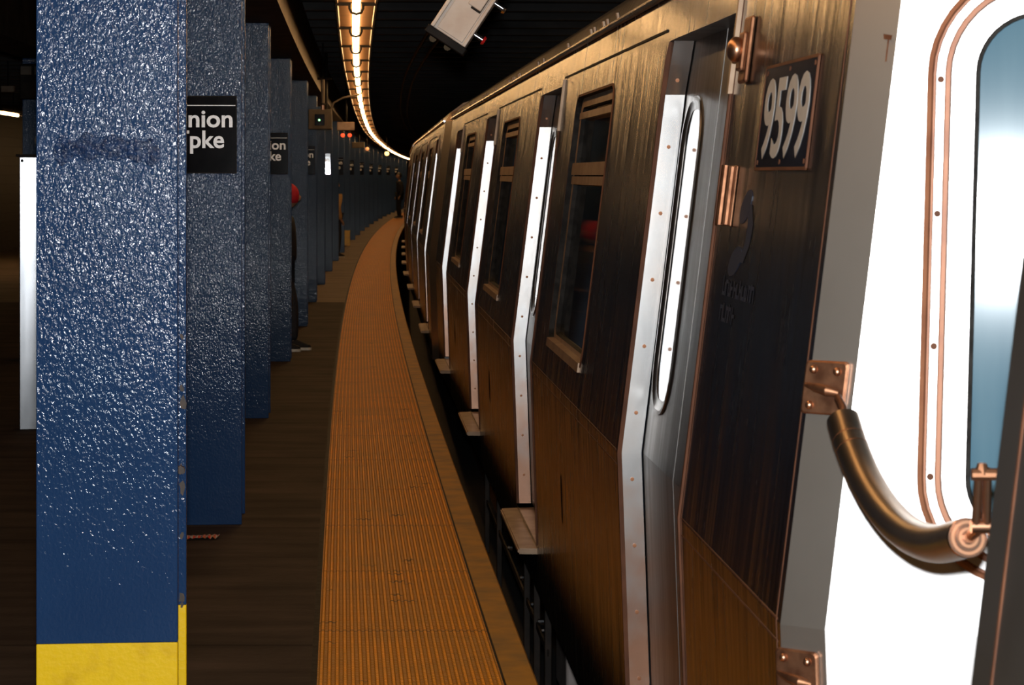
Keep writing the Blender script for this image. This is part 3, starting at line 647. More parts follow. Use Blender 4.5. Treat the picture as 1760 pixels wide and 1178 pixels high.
# number plate
M = side_frame(0.505, 1.714, 0.0)
pl = MB(); pl.bbox((-0.262, -0.104, 0.001), (0.262, 0.104, 0.004), PLATE, 0.001, M)
po = pl.build('number_plate', car); tag(po, 'black plate with pale digits 9599')
text_mesh('digits', '9599', 0.2, DIGIT, po, M @ Matrix.Translation((-0.002, -0.003, 0.0046)), width=0.455, height=0.162, offset=0.003, extrude=0.0004, space=0.95)
fr = MB(); a = rr(-0.264, 0.264, -0.106, 0.106, 0.004, 1); b = rr(-0.258, 0.258, -0.1, 0.1, 0.004, 1)
fr.loft([[M @ Vector((x, y, 0.001)) for x, y in a], [M @ Vector((x, y, 0.005)) for x, y in a], [M @ Vector((x, y, 0.005)) for x, y in b], [M @ Vector((x, y, 0.0042)) for x, y in b]], SEAM); fr.build('plate_rim', po)
rv = MB()
for x in (-0.24, 0, 0.24):
    for y in (-0.09, 0.09): rv.tube([M @ Vector((x, y, 0.004)), M @ Vector((x, y, 0.0055))], 0.005, SEAM, 8)
rv.build('rivet', po)
# marker lamp on its bracket
M = side_frame(1.03, 1.865)
lmp = MB(); lmp.bbox((-0.045, -0.07, 0.001), (0.045, 0.075, 0.012), RUST, 0.006, M); lmp.bbox((-0.03, -0.045, 0.01), (0.03, 0.04, 0.022), RUST, 0.006, M)
lo = lmp.build('marker_lamp', car); tag(lo, 'rusty marker lamp with round lens')
ln = MB(); bm = bmesh.new(); bmesh.ops.create_uvsphere(bm, u_segments=20, v_segments=12, radius=0.028)
for v in bm.verts: v.co.z *= 0.7
ln.bm(bm, COPP, M @ Matrix.Translation((0, 0, 0.03))); ln.build('lens', lo, smooth=True)
# vertical rusty bracket under the lamp
M = side_frame(1.03, 1.555)
hb = MB(); hb.bbox((-0.06, -0.065, 0.001), (0.05, 0.065, 0.006), RUST, 0.002, M)
hb.tube([M @ Vector((-0.018, -0.064, 0.016)), M @ Vector((-0.018, 0.064, 0.016))], 0.011, RUST, 12); hb.tube([M @ Vector((0.018, -0.062, 0.010)), M @ Vector((0.018, 0.062, 0.010))], 0.009, RUST, 10)
tag(hb.build('flag_holder', car), 'rusty vertical bracket with two tubes')
# telephone pictogram and illegible lettering
M = side_frame(0.80, 1.48, 0.0)
dc = MB(); pts = []
def blob(cx, cy, rx, ry, th, M=M):
    c, s = math.cos(th), math.sin(th)
    return [M @ Vector((cx + rx * math.cos(t) * c - ry * math.sin(t) * s, cy + rx * math.cos(t) * s + ry * math.sin(t) * c, 0.0012)) for t in [k * math.pi / 10 for k in range(20)]]
for q in (blob(-0.035, 0.055, 0.065, 0.030, 0.35), blob(-0.09, -0.060, 0.075, 0.028, 0.25)):
    dc.loft([q, [p + M.to_3x3() @ Vector((0, 0, -0.001)) for p in q]], DECAL, True, True, True)
arc = [(0.010, 0.06), (0.045, 0.02), (0.035, -0.02), (-0.02, -0.06)]; wd = 0.03
for (x0, y0), (x1, y1) in zip(arc, arc[1:]):
    dc.poly([M @ Vector(p) for p in ((x0 - wd, y0, 0.0011), (x0 + wd, y0, 0.0011), (x1 + wd, y1, 0.0011), (x1 - wd, y1, 0.0011))], DECAL)
do = dc.build('telephone_decal', car); tag(do, 'dark blue telephone handset pictogram')
rnd = random.Random(2); dl = MB()
for row, (x0, n, y0) in enumerate(((-0.20, 11, -0.135), (-0.20, 5, -0.19))):
    x = x0
    for i in range(n):
        w_ = rnd.uniform(0.024, 0.036)
        hh = rnd.uniform(0.028, 0.04)
        dl.poly([M @ Vector((x, y0, 0.0012)), M @ Vector((x + 0.01, y0, 0.0012)), M @ Vector((x + 0.01, y0 + hh, 0.0012)), M @ Vector((x, y0 + hh, 0.0012))], DECAL)
        yy = y0 + rnd.choice((0, 0.014, 0.026)); dl.poly([M @ Vector((x, yy, 0.0013)), M @ Vector((x + w_, yy, 0.0013)), M @ Vector((x + w_, yy + 0.008, 0.0013)), M @ Vector((x, yy + 0.008, 0.0013))], DECAL)
        if rnd.random() < 0.6: dl.poly([M @ Vector((x + w_ - 0.008, y0, 0.0012)), M @ Vector((x + w_, y0, 0.0012)), M @ Vector((x + w_, y0 + 0.028, 0.0012)), M @ Vector((x + w_ - 0.008, y0 + 0.028, 0.0012))], DECAL)
        x += w_ + 0.003 + (0.008 if i in (3, 8) else 0)
tag(dl.build('worn_lettering', car), 'two rows of worn dark blue lettering')
# thin seams of the corner trim
for u in (0.035, 1.18):
    sm = MB(); strip(sm, SEAM, u, u + 0.006, -0.001, 0.002, [ZB, 0.4, ZK, 1.4, ZG - 0.02]); sm.build('trim_seam', car)

# end wall of the first car: angled corner post, then the slightly bowed end sheet
BANK = 0.03
A0 = Vector((0, 0)); ang = math.radians(40)
cw = 0.085
def endpt(s, z, n=0.0):           # s along the end sheet from its bend with the corner post, n = towards the camera
    bx = sw(z) + cw * math.cos(ang); by = -cw * math.sin(ang)
    if s < 0:
        t = -s / cw; nx, ny = -math.sin(ang), -math.cos(ang)
        return Vector((sw(z) + (1 - t) * cw * math.cos(ang) + nx * n, -(1 - t) * cw * math.sin(ang) + ny * n, z))
    e = ETILT; nx, ny = -math.sin(e), -math.cos(e)
    return Vector((bx + s * math.cos(e) + nx * n, by - s * math.sin(e) + ny * n, z))
ETILT = math.radians(16)
# end sheet has the window cut out; work in straight (s, z) with s0(z) the leaning left edge
def ept(x, z, n=0.0):             # x measured from the bend at the belt, upright lines lean by the bank only
    s = x + (z - ZK) * BANK - (sw(z) - 0.0)
    return endpt(s, z, n)
RX0, RX1, RZ0, RZ1, RR = 0.148, 0.70, 0.925, 1.945, 0.175
cp = MB(); zs = [ZB, 0.3, ZK, 1.2, 1.6, ZG]
cp.loft([[endpt(-cw, z), endpt(0.0, z, 0.0)] for z in zs], CORN, False)
tag(cp.build('corner_post', car), 'grey angled corner strip of the car end')
es = MB()
def cell(x0, x1, za, zb):
    for z0_, z1_ in ((za, zb),):
        es.poly([ept(x0, z0_), ept(x1, z0_), ept(x1, z1_), ept(x0, z1_)], ENDW)
XE = 2.55
zz = [ZB, 0.3, ZK, RZ0, RZ1, ZG]
for za, zb in zip(zz, zz[1:]):
    # left piece follows the bend line
    es.poly([endpt(0, za), ept(RX0, za), ept(RX0, zb), endpt(0, zb)], ENDW)
    if not (za >= RZ0 and zb <= RZ1): cell(RX0, RX1, za, zb)
    cell(RX1, XE * 0.5, za, zb)
for cu, su in ((RX0, 1), (RX1, -1)):
    for cz, sz in ((RZ0, 1), (RZ1, -1)):
        pts = [ept(cu, cz)] + [ept(cu + su * (RR - RR * math.cos(math.radians(9 * q))), cz + sz * (RR - RR * math.sin(math.radians(9 * q)))) for q in range(11)]
        es.poly(pts, ENDW, [(0, i, i + 1) for i in range(1, 11)])
# other half of the bow and the top
for za, zb in zip(zz, zz[1:]):
    pa, pb = ept(XE * 0.5, za), ept(XE * 0.5, zb)
    es.poly([pa, (2.8 - sw(za), 0, za), (2.8 - sw(zb), 0, zb), pb], ENDW)
top = [endpt(-cw, ZG), endpt(0, ZG), ept(RX0, ZG), ept(RX1, ZG), ept(XE * 0.5, ZG), Vector((2.645, 0, ZG))]
es.poly(top + [Vector((x, 0, z)) for x, z in reversed(ROOF[1:-1])], ENDW)
eo = es.build('end_sheet', car); tag(eo, 'bright steel end sheet of the car')
rg = MB()
def lpe(ins, dep): return [ept(x, z, dep) for x, z in rr(RX0 + ins, RX1 - ins, RZ0 + ins, RZ1 - ins, RR - ins, 10)]
rg.loft([lpe(-0.004, -0.001), lpe(-0.003, 0.010), lpe(0.004, 0.013), lpe(0.007, 0.006), lpe(0.010, 0.006)], MOLD)
rg.loft([lpe(0.010, 0.006), lpe(0.012, 0.010), lpe(0.025, 0.010)], ENDW)
rg.loft([lpe(0.025, 0.010), lpe(0.027, 0.013), lpe(0.034, 0.013), lpe(0.037, 0.001)], MOLD)
ro = rg.build('window_ring', car, smooth=True); tag(ro, 'rust-tinted rounded molding around the end window')
inn = MB(); inn.loft([lpe(0.036, 0.003), lpe(0.055, 0.003), lpe(0.076, 0.001)], ENDW); inn.build('inner_frame', ro)
gk = MB(); gk.loft([lpe(0.075, 0.002), lpe(0.077, 0.005), lpe(0.082, 0.004), lpe(0.083, -0.006)], RUB, True); gk.build('gasket', ro)
gl = MB(); gl.loft([lpe(0.081, -0.004), lpe(0.081, -0.012)], EGLASS, True, True, True); gl.build('pane', ro)
for y in (135, 368, 597, 822):
    z = EYE - (y - YH) * 3.78 / F
    sc = MB(); p = ept(RX0 + 0.0185, z, 0.010); q = ept(RX0 + 0.0185, z, 0.014); sc.tube([p, q], 0.006, SEAM, 8); sc.build('screw', ro)
# interior bulkhead behind the end window
# rust streak mark high on the sheet
mk = MB(); mk.poly([endpt(-0.012, z, 0.0035) for z in (1.79, 1.83)] + [endpt(-0.015, z, 0.0035) for z in (1.83, 1.79)], RUST); mk.poly([endpt(-0.022, 1.828, 0.004), endpt(-0.008, 1.826, 0.004), endpt(-0.007, 1.834, 0.004), endpt(-0.024, 1.837, 0.004)], RUST)
mk.build('rust_mark', car)
# latch plates on the corner
def latch(zc, hook=True):
    p = MB(); n = 0.008
    x0, x1 = -0.092, -0.012
    loops = []
    a = [endpt(s, z, 0.002) for s, z in rr(x0, x1, zc - 0.045, zc + 0.045, 0.008, 3)]; b = [endpt(s, z, n) for s, z in rr(x0, x1, zc - 0.045, zc + 0.045, 0.008, 3)]
    c = [endpt(s, z, n + 0.002) for s, z in rr(x0 + 0.003, x1 - 0.003, zc - 0.042, zc + 0.042, 0.007, 3)]
    p.loft([a, b, c], RUST, True, True, True)
    o = p.build('latch_plate', car); tag(o, 'rusty latch plate with rivets')
    for s, z in ((-0.075, 0.030), (-0.030, 0.028), (-0.075, -0.030)):
        r = MB(); bm = bmesh.new(); bmesh.ops.create_uvsphere(bm, u_segments=12, v_segments=8, radius=0.0075)
        r.bm(bm, COPP, Matrix.Translation(endpt(s, zc + z, n + 0.002))); r.build('rivet', o, smooth=True)
    if hook:
        h = MB(); P0, P1, P2 = endpt(-0.086, zc + 0.004, 0.012), endpt(-0.035, zc - 0.002, 0.030), endpt(-0.018, zc - 0.006, 0.022)
        h.tube([P0, P0.lerp(P1, 0.5) + Vector((0, -0.006, 0)), P1, P2], [0.004, 0.008, 0.0095, 0.006], RUST, 10); h.build('hook', o, smooth=True)
    return o
ZL = EYE - (668 - YH) * 3.85 / F
latch(ZL); latch(EYE - (1166 - YH) * 3.85 / F)
# lower pull loop on the end sheet
hz = EYE - (1085 - YH) * 3.78 / F
hp = MB(); ring = [ept(0.305 + x, hz + y, n) for x, y, n in ((0.06, 0.012, 0.004), (0.0, 0.012, 0.01), (-0.012, 0.005, 0.022), (-0.010, -0.010, 0.03), (0.0, -0.016, 0.032), (0.06, -0.016, 0.03))]
hp.tube(ring, 0.0085, CHROME, 10); b0 = [ept(0.30 + x, hz + y, 0.001) for x, y in ((-0.005, -0.012), (0.09, -0.012), (0.09, 0.018), (-0.005, 0.018))]; b1 = [ept(0.30 + x, hz + y, 0.006) for x, y in ((-0.005, -0.012), (0.09, -0.012), (0.09, 0.018), (-0.005, 0.018))]
hp.loft([b0, b1], RUST, True, True, True); tag(hp.build('pull_loop', car, smooth=True), 'small steel loop on a rusty base')

# the cars further along the curve
prev = [o for o in ALLCH(car)]
KEEP = ('body_shell', 'roof', 'gutter', 'belt_bead', 'panel_seam', 'window_frame', 'door_jamb', 'door_surround', 'door_lip', 'door_leaf', 'door_step', 'cabin_lining', 'bench_seat', 'underframe', 'bogie', 'end_sheet', 'corner_post')
u_ = 21.3
for n, lab in enumerate(('second stainless subway car, beyond the pale end corner of the nearest car', 'third stainless subway car, a sliver at the far bend of the train')):
    d0, d1 = u_, u_ + CL
    x0, x1 = path_x(d0, 0.15), path_x(d1, 0.15)
    c = empty('subway_car', (x0, d0, 0), math.atan2(x0 - x1, CL)); tag(c, lab, 'train car', 'stainless subway train')
    for ch in prev:
        if ch.name.split('.')[0] in KEEP:
            k_ = ch.copy(); C.objects.link(k_); k_.parent = c
            if ch.name.startswith('end_sheet'):
                k_.data = ch.data.copy(); k_.data.materials[0] = WFRAME  # darker brown copy of the bright sheet, toned down against flash glare
            for g in ALLCH(ch):
                if g.name.startswith('screw'): continue
                g_ = g.copy(); C.objects.link(g_); g_.parent = k_
    u_ += CL + 0.85

# the car beside the photographer: its rear corner closes the picture at the right
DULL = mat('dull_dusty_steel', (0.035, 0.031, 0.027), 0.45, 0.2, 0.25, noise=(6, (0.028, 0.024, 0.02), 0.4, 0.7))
DN = 2.75
x0 = 0.72 - 0.0686 * DN
nc = empty('subway_car', (x0, DN, 0), CY + math.pi * 0); tag(nc, 'dark corner of the subway car right beside the camera, at the right edge', 'train car', 'stainless subway train')
mb = MB(); LN = -4.2
for za, zb in zip([ZB, ZK], [ZK, ZG]):
    mb.poly([SP_(LN, za), SP_(0, za), SP_(0, zb), SP_(LN, zb)], DULL)
prof_ = [(sw(z), z) for z in (ZB, ZK)] + ROOF + [(2.8 - sw(z), z) for z in (ZK, ZB)]
mb.loft([[(x, u, z) for x, z in prof_[2:]] for u in (LN, 0)], SIDE, False)
mb.poly([(x, 0, z) for x, z in prof_], DULL); mb.poly([(x, LN, z) for x, z in prof_], DULL)
mb.poly([(sw(ZB), LN, ZB), (2.8, LN, ZB), (2.8, 0, ZB), (sw(ZB), 0, ZB)], DULL)
mb.build('body_shell', nc)
s = MB(); strip(s, SEAM, -0.085, -0.079, -0.002, 0.002, [ZB, 0.4, ZK, 1.4, ZG - 0.02]); s.build('trim_seam', nc)
mb = MB(); mb.box((0.42, LN + 0.2, -0.6), (2.4, -0.3, ZB), UNDER); mb.build('underframe', nc)

# ------------------------------------------------------------------ the tube hung between the cars
def px(x, y, d): return Vector(((x - 880) * d / F, d, EYE - (y - YH) * d / F))
tb = empty('safety_tube', px(1448, 716, 3.66)); inv = Matrix.Translation(-tb.location)
tag(tb, 'curved bronze-brown tube hung in front of the bright car end', 'tube')
key = [(1449, 722, 3.66), (1462, 765, 3.62), (1487, 825, 3.55), (1520, 878, 3.45), (1560, 917, 3.33), (1607, 935, 3.18), (1662, 925, 3.02)]
P = [px(*k) for k in key]
def cr(P, n=6):
    out = []
    Q = [P[0] * 2 - P[1]] + P + [P[-1] * 2 - P[-2]]
    for i in range(1, len(Q) - 2):
        for k in range(n):
            t = k / n; a, b, c, d_ = Q[i-1:i+3]
            out.append(0.5 * ((2*b) + (c-a)*t + (2*a-5*b+4*c-d_)*t*t + (-a+3*b-3*c+d_)*t**3))
    return out + [P[-1]]
pp = [inv @ p for p in cr(P)]
t_ = MB(); t_.tube(pp, 0.0265, BRON, 24); t_.build('tube_body', tb, smooth=True)
en = pp[-1]; dirv = (pp[-1] - pp[-2]).normalized()
e = MB()
for k, r in enumerate((0.0268, 0.0235, 0.019, 0.0145, 0.010)):
    e.tube([en + dirv * 0.0015 * k, en + dirv * (0.0035 + 0.0015 * k)], [r, r - 0.001], COPP if k % 2 else TRIM, 24)
e.tube([en, en + dirv * 0.018], 0.008, RUST, 10); tag(e.build('end_cap', tb), 'grooved shiny end cap')
for q, sp in ((0.16, 0.0), (0.20, 0.0)):
    i = int(q * len(pp)); tt = (pp[i+1] - pp[i]).normalized(); b_ = MB(); b_.tube([pp[i], pp[i] + tt * 0.0015], 0.0269, RUST, 24); b_.build('score_ring', tb)
lk = MB(); 
a = inv @ px(1440, 682, 3.70); b = pp[0]; lk.tube([a, a.lerp(b, 0.5) + Vector((0.004, -0.004, 0)), b + Vector((0, 0, -0.005))], [0.006, 0.0065, 0.008], RUST, 10); lk.build('link', tb, smooth=True)
# shackle that leads the tube on to the near car
sh = MB(); a = en + dirv * 0.012; b = inv @ px(1690, 815, 2.95)
c = inv @ px(1686, 905, 2.98)
sh.tube([a, c], 0.007, COPP, 10)
for off in (-0.007, 0.007): sh.tube([c + Vector((off, 0, -0.004)), b + Vector((off * 0.8, 0, 0.006))], 0.0058, COPP, 10)
sh.tube([c + Vector((-0.013, 0, 0)), c + Vector((0.02, 0, 0))], 0.009, COPP, 12)
sh.tube([b + Vector((-0.016, -0.004, 0)), b + Vector((0.017, -0.004, 0))], 0.008, RUST, 10); sh.tube([b + Vector((-0.002, -0.002, 0.0)), b + Vector((-0.002, -0.002, 0.014))], [0.011, 0.006], RUST, 8)
a2 = c + Vector((0.012, 0.02, -0.012)); sh.tube([c + Vector((0.01, 0, 0)), a2 + Vector((0.012, 0.0, -0.01)), a2 + Vector((0.025, 0.0, 0.0)), a2 + Vector((0.03, 0, 0.02))], 0.006, COPP, 10)
tag(sh.build('shackle', tb, smooth=True), 'rusty shackle beside the end cap')

# ------------------------------------------------------------------ hanging indicator box at the top
bx = empty('indicator_box', px(786, 40, 8.3)); tag(bx, 'tilted off-white metal box with two tube lamps, hanging over the platform edge', 'indicator box')
R = Matrix.Rotation(math.radians(33.5), 4, 'Y')       # rolled about the view axis
def rl(mb, a, b, m, r=0.003): mb.bbox(a, b, m, r, R)
m_ = MB(); rl(m_, (-0.074, -0.05, -0.06), (0.074, 0.06, 0.30), WBOX, 0.003); m_.build('case', bx)
dr = MB(); rl(dr, (-0.05, -0.054, -0.052), (0.056, -0.048, 0.26), WBOX, 0.002); tag(dr.build('cover', bx), 'stained front cover')
rm = MB(); rl(rm, (-0.074, -0.064, -0.06), (-0.060, -0.045, 0.30), WBOX); rl(rm, (0.062, -0.064, -0.06), (0.074, -0.045, 0.30), WBOX); rl(rm, (0.012, -0.058, 0.07), (0.052, -0.05, 0.2), BLACKM); rl(rm, (-0.004, -0.061, 0.078), (0.05, -0.056, 0.2), WBOX)
rm.build('edge_flange', bx)
bs = MB(); rl(bs, (-0.082, -0.045, -0.088), (0.082, 0.065, -0.06), BLACKM); bs.build('shaded_end', bx)  # shade on the box's lower end, put in as a black slab
for z, m2 in ((0.135, CHROME), (0.0, RED)):
    l = MB(); l.tube([R @ Vector((0.074, 0, z)), R @ Vector((0.112, 0, z))], 0.010, CHROME, 12); l.tube([R @ Vector((0.11, 0, z)), R @ Vector((0.12, 0, z))], [0.018, 0.014], m2, 14)
    tag(l.build('tube_lamp', bx, smooth=True), 'chrome tube lamp with red end' if m2 is RED else 'clear chrome tube lamp')
ar = MB(); p0 = R @ Vector((0, 0.02, 0.28)); ar.tube([p0, (p0.x, 0.02, 3.08 - bx.location.z)], 0.012, BLACKM, 8); ar.build('hanger_rod', bx)
# two conduits along the ceiling
for k, off in enumerate((0.10, 0.24)):
    c0 = px(744 + 25 * k, 66 + 15 * k, 8.40); pts = [c0, Vector((path_x(12, off), 12, 2.55)), Vector((path_x(18, off), 18, 2.82))] + [Vector((path_x(d, off), d, 2.9 + 0.13 * clip01((d - 24) / 10))) for d in range(24, 110, 4)]
    cb = MB(); cb.tube(pts, 0.014, COND, 8); tag(cb.build('conduit', smooth=True), ['left conduit running from the tilted box along the dark ceiling', 'right conduit running from the tilted box along the dark ceiling'][k], 'conduit', 'conduits under the ceiling')

# ------------------------------------------------------------------ small equipment above the columns
def hang(name, x, y, d, label, cat, build):
    r = empty(name, px(x, y, d), yaw(d)); tag(r, label, cat); build(r, r.location.z); return r
def b_monitor(r, z):
    m = MB(); m.bbox((-0.16, 0, -0.12), (0.12, 0.22, 0.12), TAN, 0.01); m.build('case', r)
    s = MB(); s.bbox((-0.085, -0.006, -0.075), (0.035, 0.002, 0.06), SIGNBLK, 0.004); so = s.build('screen', r)
    g = MB(); g.tube([(-0.03, -0.010, -0.01), (-0.03, -0.004, -0.01)], 0.012, GREENL, 10); tag(g.build('green_light', so), 'small glowing green light')
    k = MB(); k.tube([(0.05, 0.1, 0.12), (0.05, 0.1, 3.1 - z)], 0.02, BLACKM, 8); k.tube([(0.10, 0.1, 0.1), (0.14, 0.1, 0.2), (0.25, 0.1, 0.26), (0.45, 0.1, 0.3)], 0.012, TAN, 8); k.build('bracket', r)
hang('platform_monitor', 553, 205, 27.5, 'grey monitor box with a green light, beside the far columns', 'monitor', b_monitor)
def b_signal(r, z):
    m = MB(); m.bbox((-0.13, 0, 0.0), (0.12, 0.14, 0.12), WFRAME, 0.006); m.build('case', r)
    for x in (-0.05, 0.05):
        l = MB(); l.tube([(x, 0.05, 0.0), (x, 0.05, -0.05)], 0.018, TAN, 10); bm = bmesh.new(); bmesh.ops.create_uvsphere(bm, u_segments=12, v_segments=8, radius=0.03)
        l.bm(bm, REDL, Matrix.Translation((x, 0.05, -0.07))); l.build('red_lamp', r, smooth=True)
    k = MB(); k.tube([(0, 0.07, 0.12), (0, 0.07, 3.1 - z)], 0.015, BLACKM, 8); k.build('bracket', r)
hang('signal_box', 595, 224, 33, 'pale box with two glowing red lamps below it', 'signal', b_signal)
def b_brown(r, z):
    m = MB(); m.bbox((-0.16, 0, -0.07), (0.12, 0.2, 0.06), TAN, 0.008); m.build('case', r)
    k = MB(); k.tube([(0, 0.07, 0.05), (0, 0.07, 3.1 - z)], 0.015, BLACKM, 8); k.build('bracket', r)
hang('equipment_case', 617, 249, 52, 'small brown box hanging right of the red lamps', 'equipment box', b_brown)
def b_bulb(mm, r_):
    def f(r, z):
        m = MB(); bm = bmesh.new(); bmesh.ops.create_uvsphere(bm, u_segments=12, v_segments=8, radius=r_); m.bm(bm, mm); m.build('bulb', r, smooth=True)
        k = MB(); k.tube([(0, 0, r_ * 0.8), (0, 0, r_ * 1.5)], r_ * 0.5, BLACKM, 8); k.tube([(0, 0, r_), (0, 0, 3.1 - z)], 0.008, BLACKM, 6); k.build('pendant_stem', r)
    return f
hang('pendant_lamp', 631, 256, 56, 'dim orange hanging bulb beside the brown box', 'lamp', b_bulb(BULBO, 0.045))
hang('pendant_lamp', 665, 264, 56, 'bright yellow bulb under the gap in the curved light row', 'lamp', b_bulb(BULB, 0.055))
def b_pipe(r, z):
    m = MB(); m.tube([(0, 0, -0.15), (0, 0, 0.12)], 0.022, TAN, 10); m.tube([(0, 0, -0.17), (0, 0, -0.15)], 0.03, BLACKM, 10); m.tube([(0, 0, -0.22), (0, 0, -0.17)], 0.022, COPP, 10); m.tube([(-0.15, 0, 0.13), (0.1, 0, 0.13)], 0.015, BLACKM, 8); m.build('pipe', r)
    k = MB(); k.tube([(0, 0, 0.1), (0, 0, 3.1 - z)], 0.01, BLACKM, 8); k.build('bracket', r)
hang('hanging_pipe', 555, 155, 26, 'short tan vertical pipe hanging above the grey monitor', 'pipe', b_pipe)

# ------------------------------------------------------------------ left background
ap = empty('aluminium_post', px(33, 738, 14.4), 0.17); ap.location.z = 0; tag(ap, 'bright aluminium-clad post left of the nearest column', 'post')
m = MB(); m.bbox((0, 0, 0.0), (0.145, 0.12, 1.715), ALU, 0.006); m.build('post_body', ap)
m = MB(); m.bbox((0.108, -0.012, -0.0), (0.125, 0.0, 1.71), ALU, 0.003); m.build('edge_strip', ap)
m = MB(); m.tube([(0.018, -0.002, 1.69), (0.018, -0.006, 1.69)], 0.010, BLACKM, 8); m.build('screw', ap)
m = MB(); m.bbox((0.125, 0.01, 0.25), (1.1, 0.06, 1.71), SIGNBLK, 0.004); m.build('display_panel', ap)
m = MB(); m.bbox((-0.02, -0.02, 1.715), (0.16, 0.13, 1.73), BLACKM, 0.003); m.build('cap', ap)
m = MB(); m.tube([(0.13, 0.05, 1.725), (0.13, 0.05, 1.80)], 0.015, BLACKM, 8); bm = bmesh.new(); bmesh.ops.create_uvsphere(bm, u_segments=16, v_segments=10, radius=0.04); m.bm(bm, WBOX, Matrix.Translation((0.13, 0.05, 1.82))); m.build('knob', ap, smooth=True)
bo = empty('hanging_sign_case', px(50, 170, 19.0)); m = MB(); m.bbox((-0.08, 0, 0.0), (0.5, 0.12, 0.29), BLACKM, 0.01); m.build('case', bo)
m = MB(); m.bbox((-0.07, -0.006, 0.20), (0.02, 0.0, 0.27), TAN, 0.002); m.bbox((0.045, -0.006, 0.20), (0.45, 0.0, 0.27), TAN, 0.002); m.build('faded_panel', bo); m = MB(); m.tube([(0.1, 0.06, 0.28), (0.1, 0.06, 3.1 - bo.location.z)], 0.015, BLACKM, 8); m.build('bracket', bo)
tag(bo, 'dark hanging sign case left of the nearest column', 'sign')
so = empty('exit_sign_case', px(13, 153, 30)); m = MB(); m.bbox((-0.085, 0, -0.04), (0.085, 0.06, 0.04), WFRAME, 0.004); m.build('case', so); m = MB(); m.tube([(0, 0.03, 0.03), (0, 0.03, 3.1 - so.location.z)], 0.01, BLACKM, 8); m.build('bracket', so)
tag(so, 'small brownish box above the lit fixture at the left edge', 'box')

# ------------------------------------------------------------------ litter
wr = MB(); wm = [mat('red_wrapper', (0.5, 0.03, 0.02), 0.35, noise=(60, (0.4, 0.1, 0.03), 0.4, 0.6)), mat('silver_wrapper', (0.5, 0.45, 0.4), 0.3, 0.6, noise=(60, (0.3, 0.2, 0.12), 0.4, 0.6))]
rnd = random.Random(4); c = px(345, 928, 1); g = Vector(((345 - 880) * 10.08 / F, 10.08, 0))
nx_ = 14
for i in range(nx_):
    for j in range(3):
        def q(i, j): return Vector((g.x - 0.075 + 0.15 * i / nx_, g.y - 0.035 + j * 0.025 + 0.03 * i / nx_, 0.003 + 0.012 * abs(math.sin(i * 1.7 + j * 1.1)) + 0.006 * (j == 1)))
        wr.poly([q(i, j), q(i + 1, j), q(i + 1, j + 1), q(i, j + 1)], wm[(i + j) % 2])
o = wr.build('candy_wrapper'); sm_ = o.modifiers.new('thick', 'SOLIDIFY'); sm_.thickness = 0.0008
tag(o, 'crumpled red and silver wrapper on the floor behind the nearest column', 'litter')

# ------------------------------------------------------------------ people
def skin(name, joints, edges, m, parent, root=0, sub=2):
    me = bpy.data.meshes.new(name); me.from_pydata([j[0] for j in joints], edges, [])
    o = bpy.data.objects.new(name, me); C.objects.link(o)
    sk = o.modifiers.new('skin', 'SKIN'); ss = o.modifiers.new('sub', 'SUBSURF'); ss.levels = sub; ss.render_levels = sub
    for i, j in enumerate(joints):
        r = j[1]; me.skin_vertices[0].data[i].radius = (r if isinstance(r, tuple) else (r, r)); me.skin_vertices[0].data[i].use_root = (i == root)
    dg = bpy.context.evaluated_depsgraph_get(); dg.update()
    nm = bpy.data.meshes.new_from_object(o.evaluated_get(dg)); bpy.data.objects.remove(o)
    nm.materials.clear(); nm.materials.append(m); nm.polygons.foreach_set('use_smooth', [True] * len(nm.polygons)); nm.name = name
    o = bpy.data.objects.new(name, nm); C.objects.link(o); o.parent = parent
    return o
SKINM = mat('skin', (0.35, 0.2, 0.13), 0.5, noise=(12, (0.3, 0.17, 0.11), 0.4, 0.7))
BLACKC = mat('black_cloth', (0.006, 0.006, 0.008), 0.85, noise=(30, (0.012, 0.012, 0.014), 0.4, 0.7))
DENIM = mat('dark_denim', (0.010, 0.012, 0.018), 0.8, noise=(40, (0.018, 0.02, 0.028), 0.4, 0.7))
REDC = mat('red_knit', (0.42, 0.006, 0.02), 0.8, noise=(60, (0.32, 0.004, 0.014), 0.4, 0.7), bump=(120, 0.5, 0.003))
TANC = mat('tan_cloth', (0.42, 0.25, 0.08), 0.8, noise=(20, (0.34, 0.19, 0.06), 0.4, 0.7))
SOLE = mat('white_rubber_sole', (0.6, 0.58, 0.5), 0.5, noise=(30, (0.45, 0.43, 0.37), 0.4, 0.7))
HAIR = mat('dark_hair', (0.01, 0.008, 0.007), 0.6, noise=(60, (0.02, 0.015, 0.012), 0.4, 0.7))
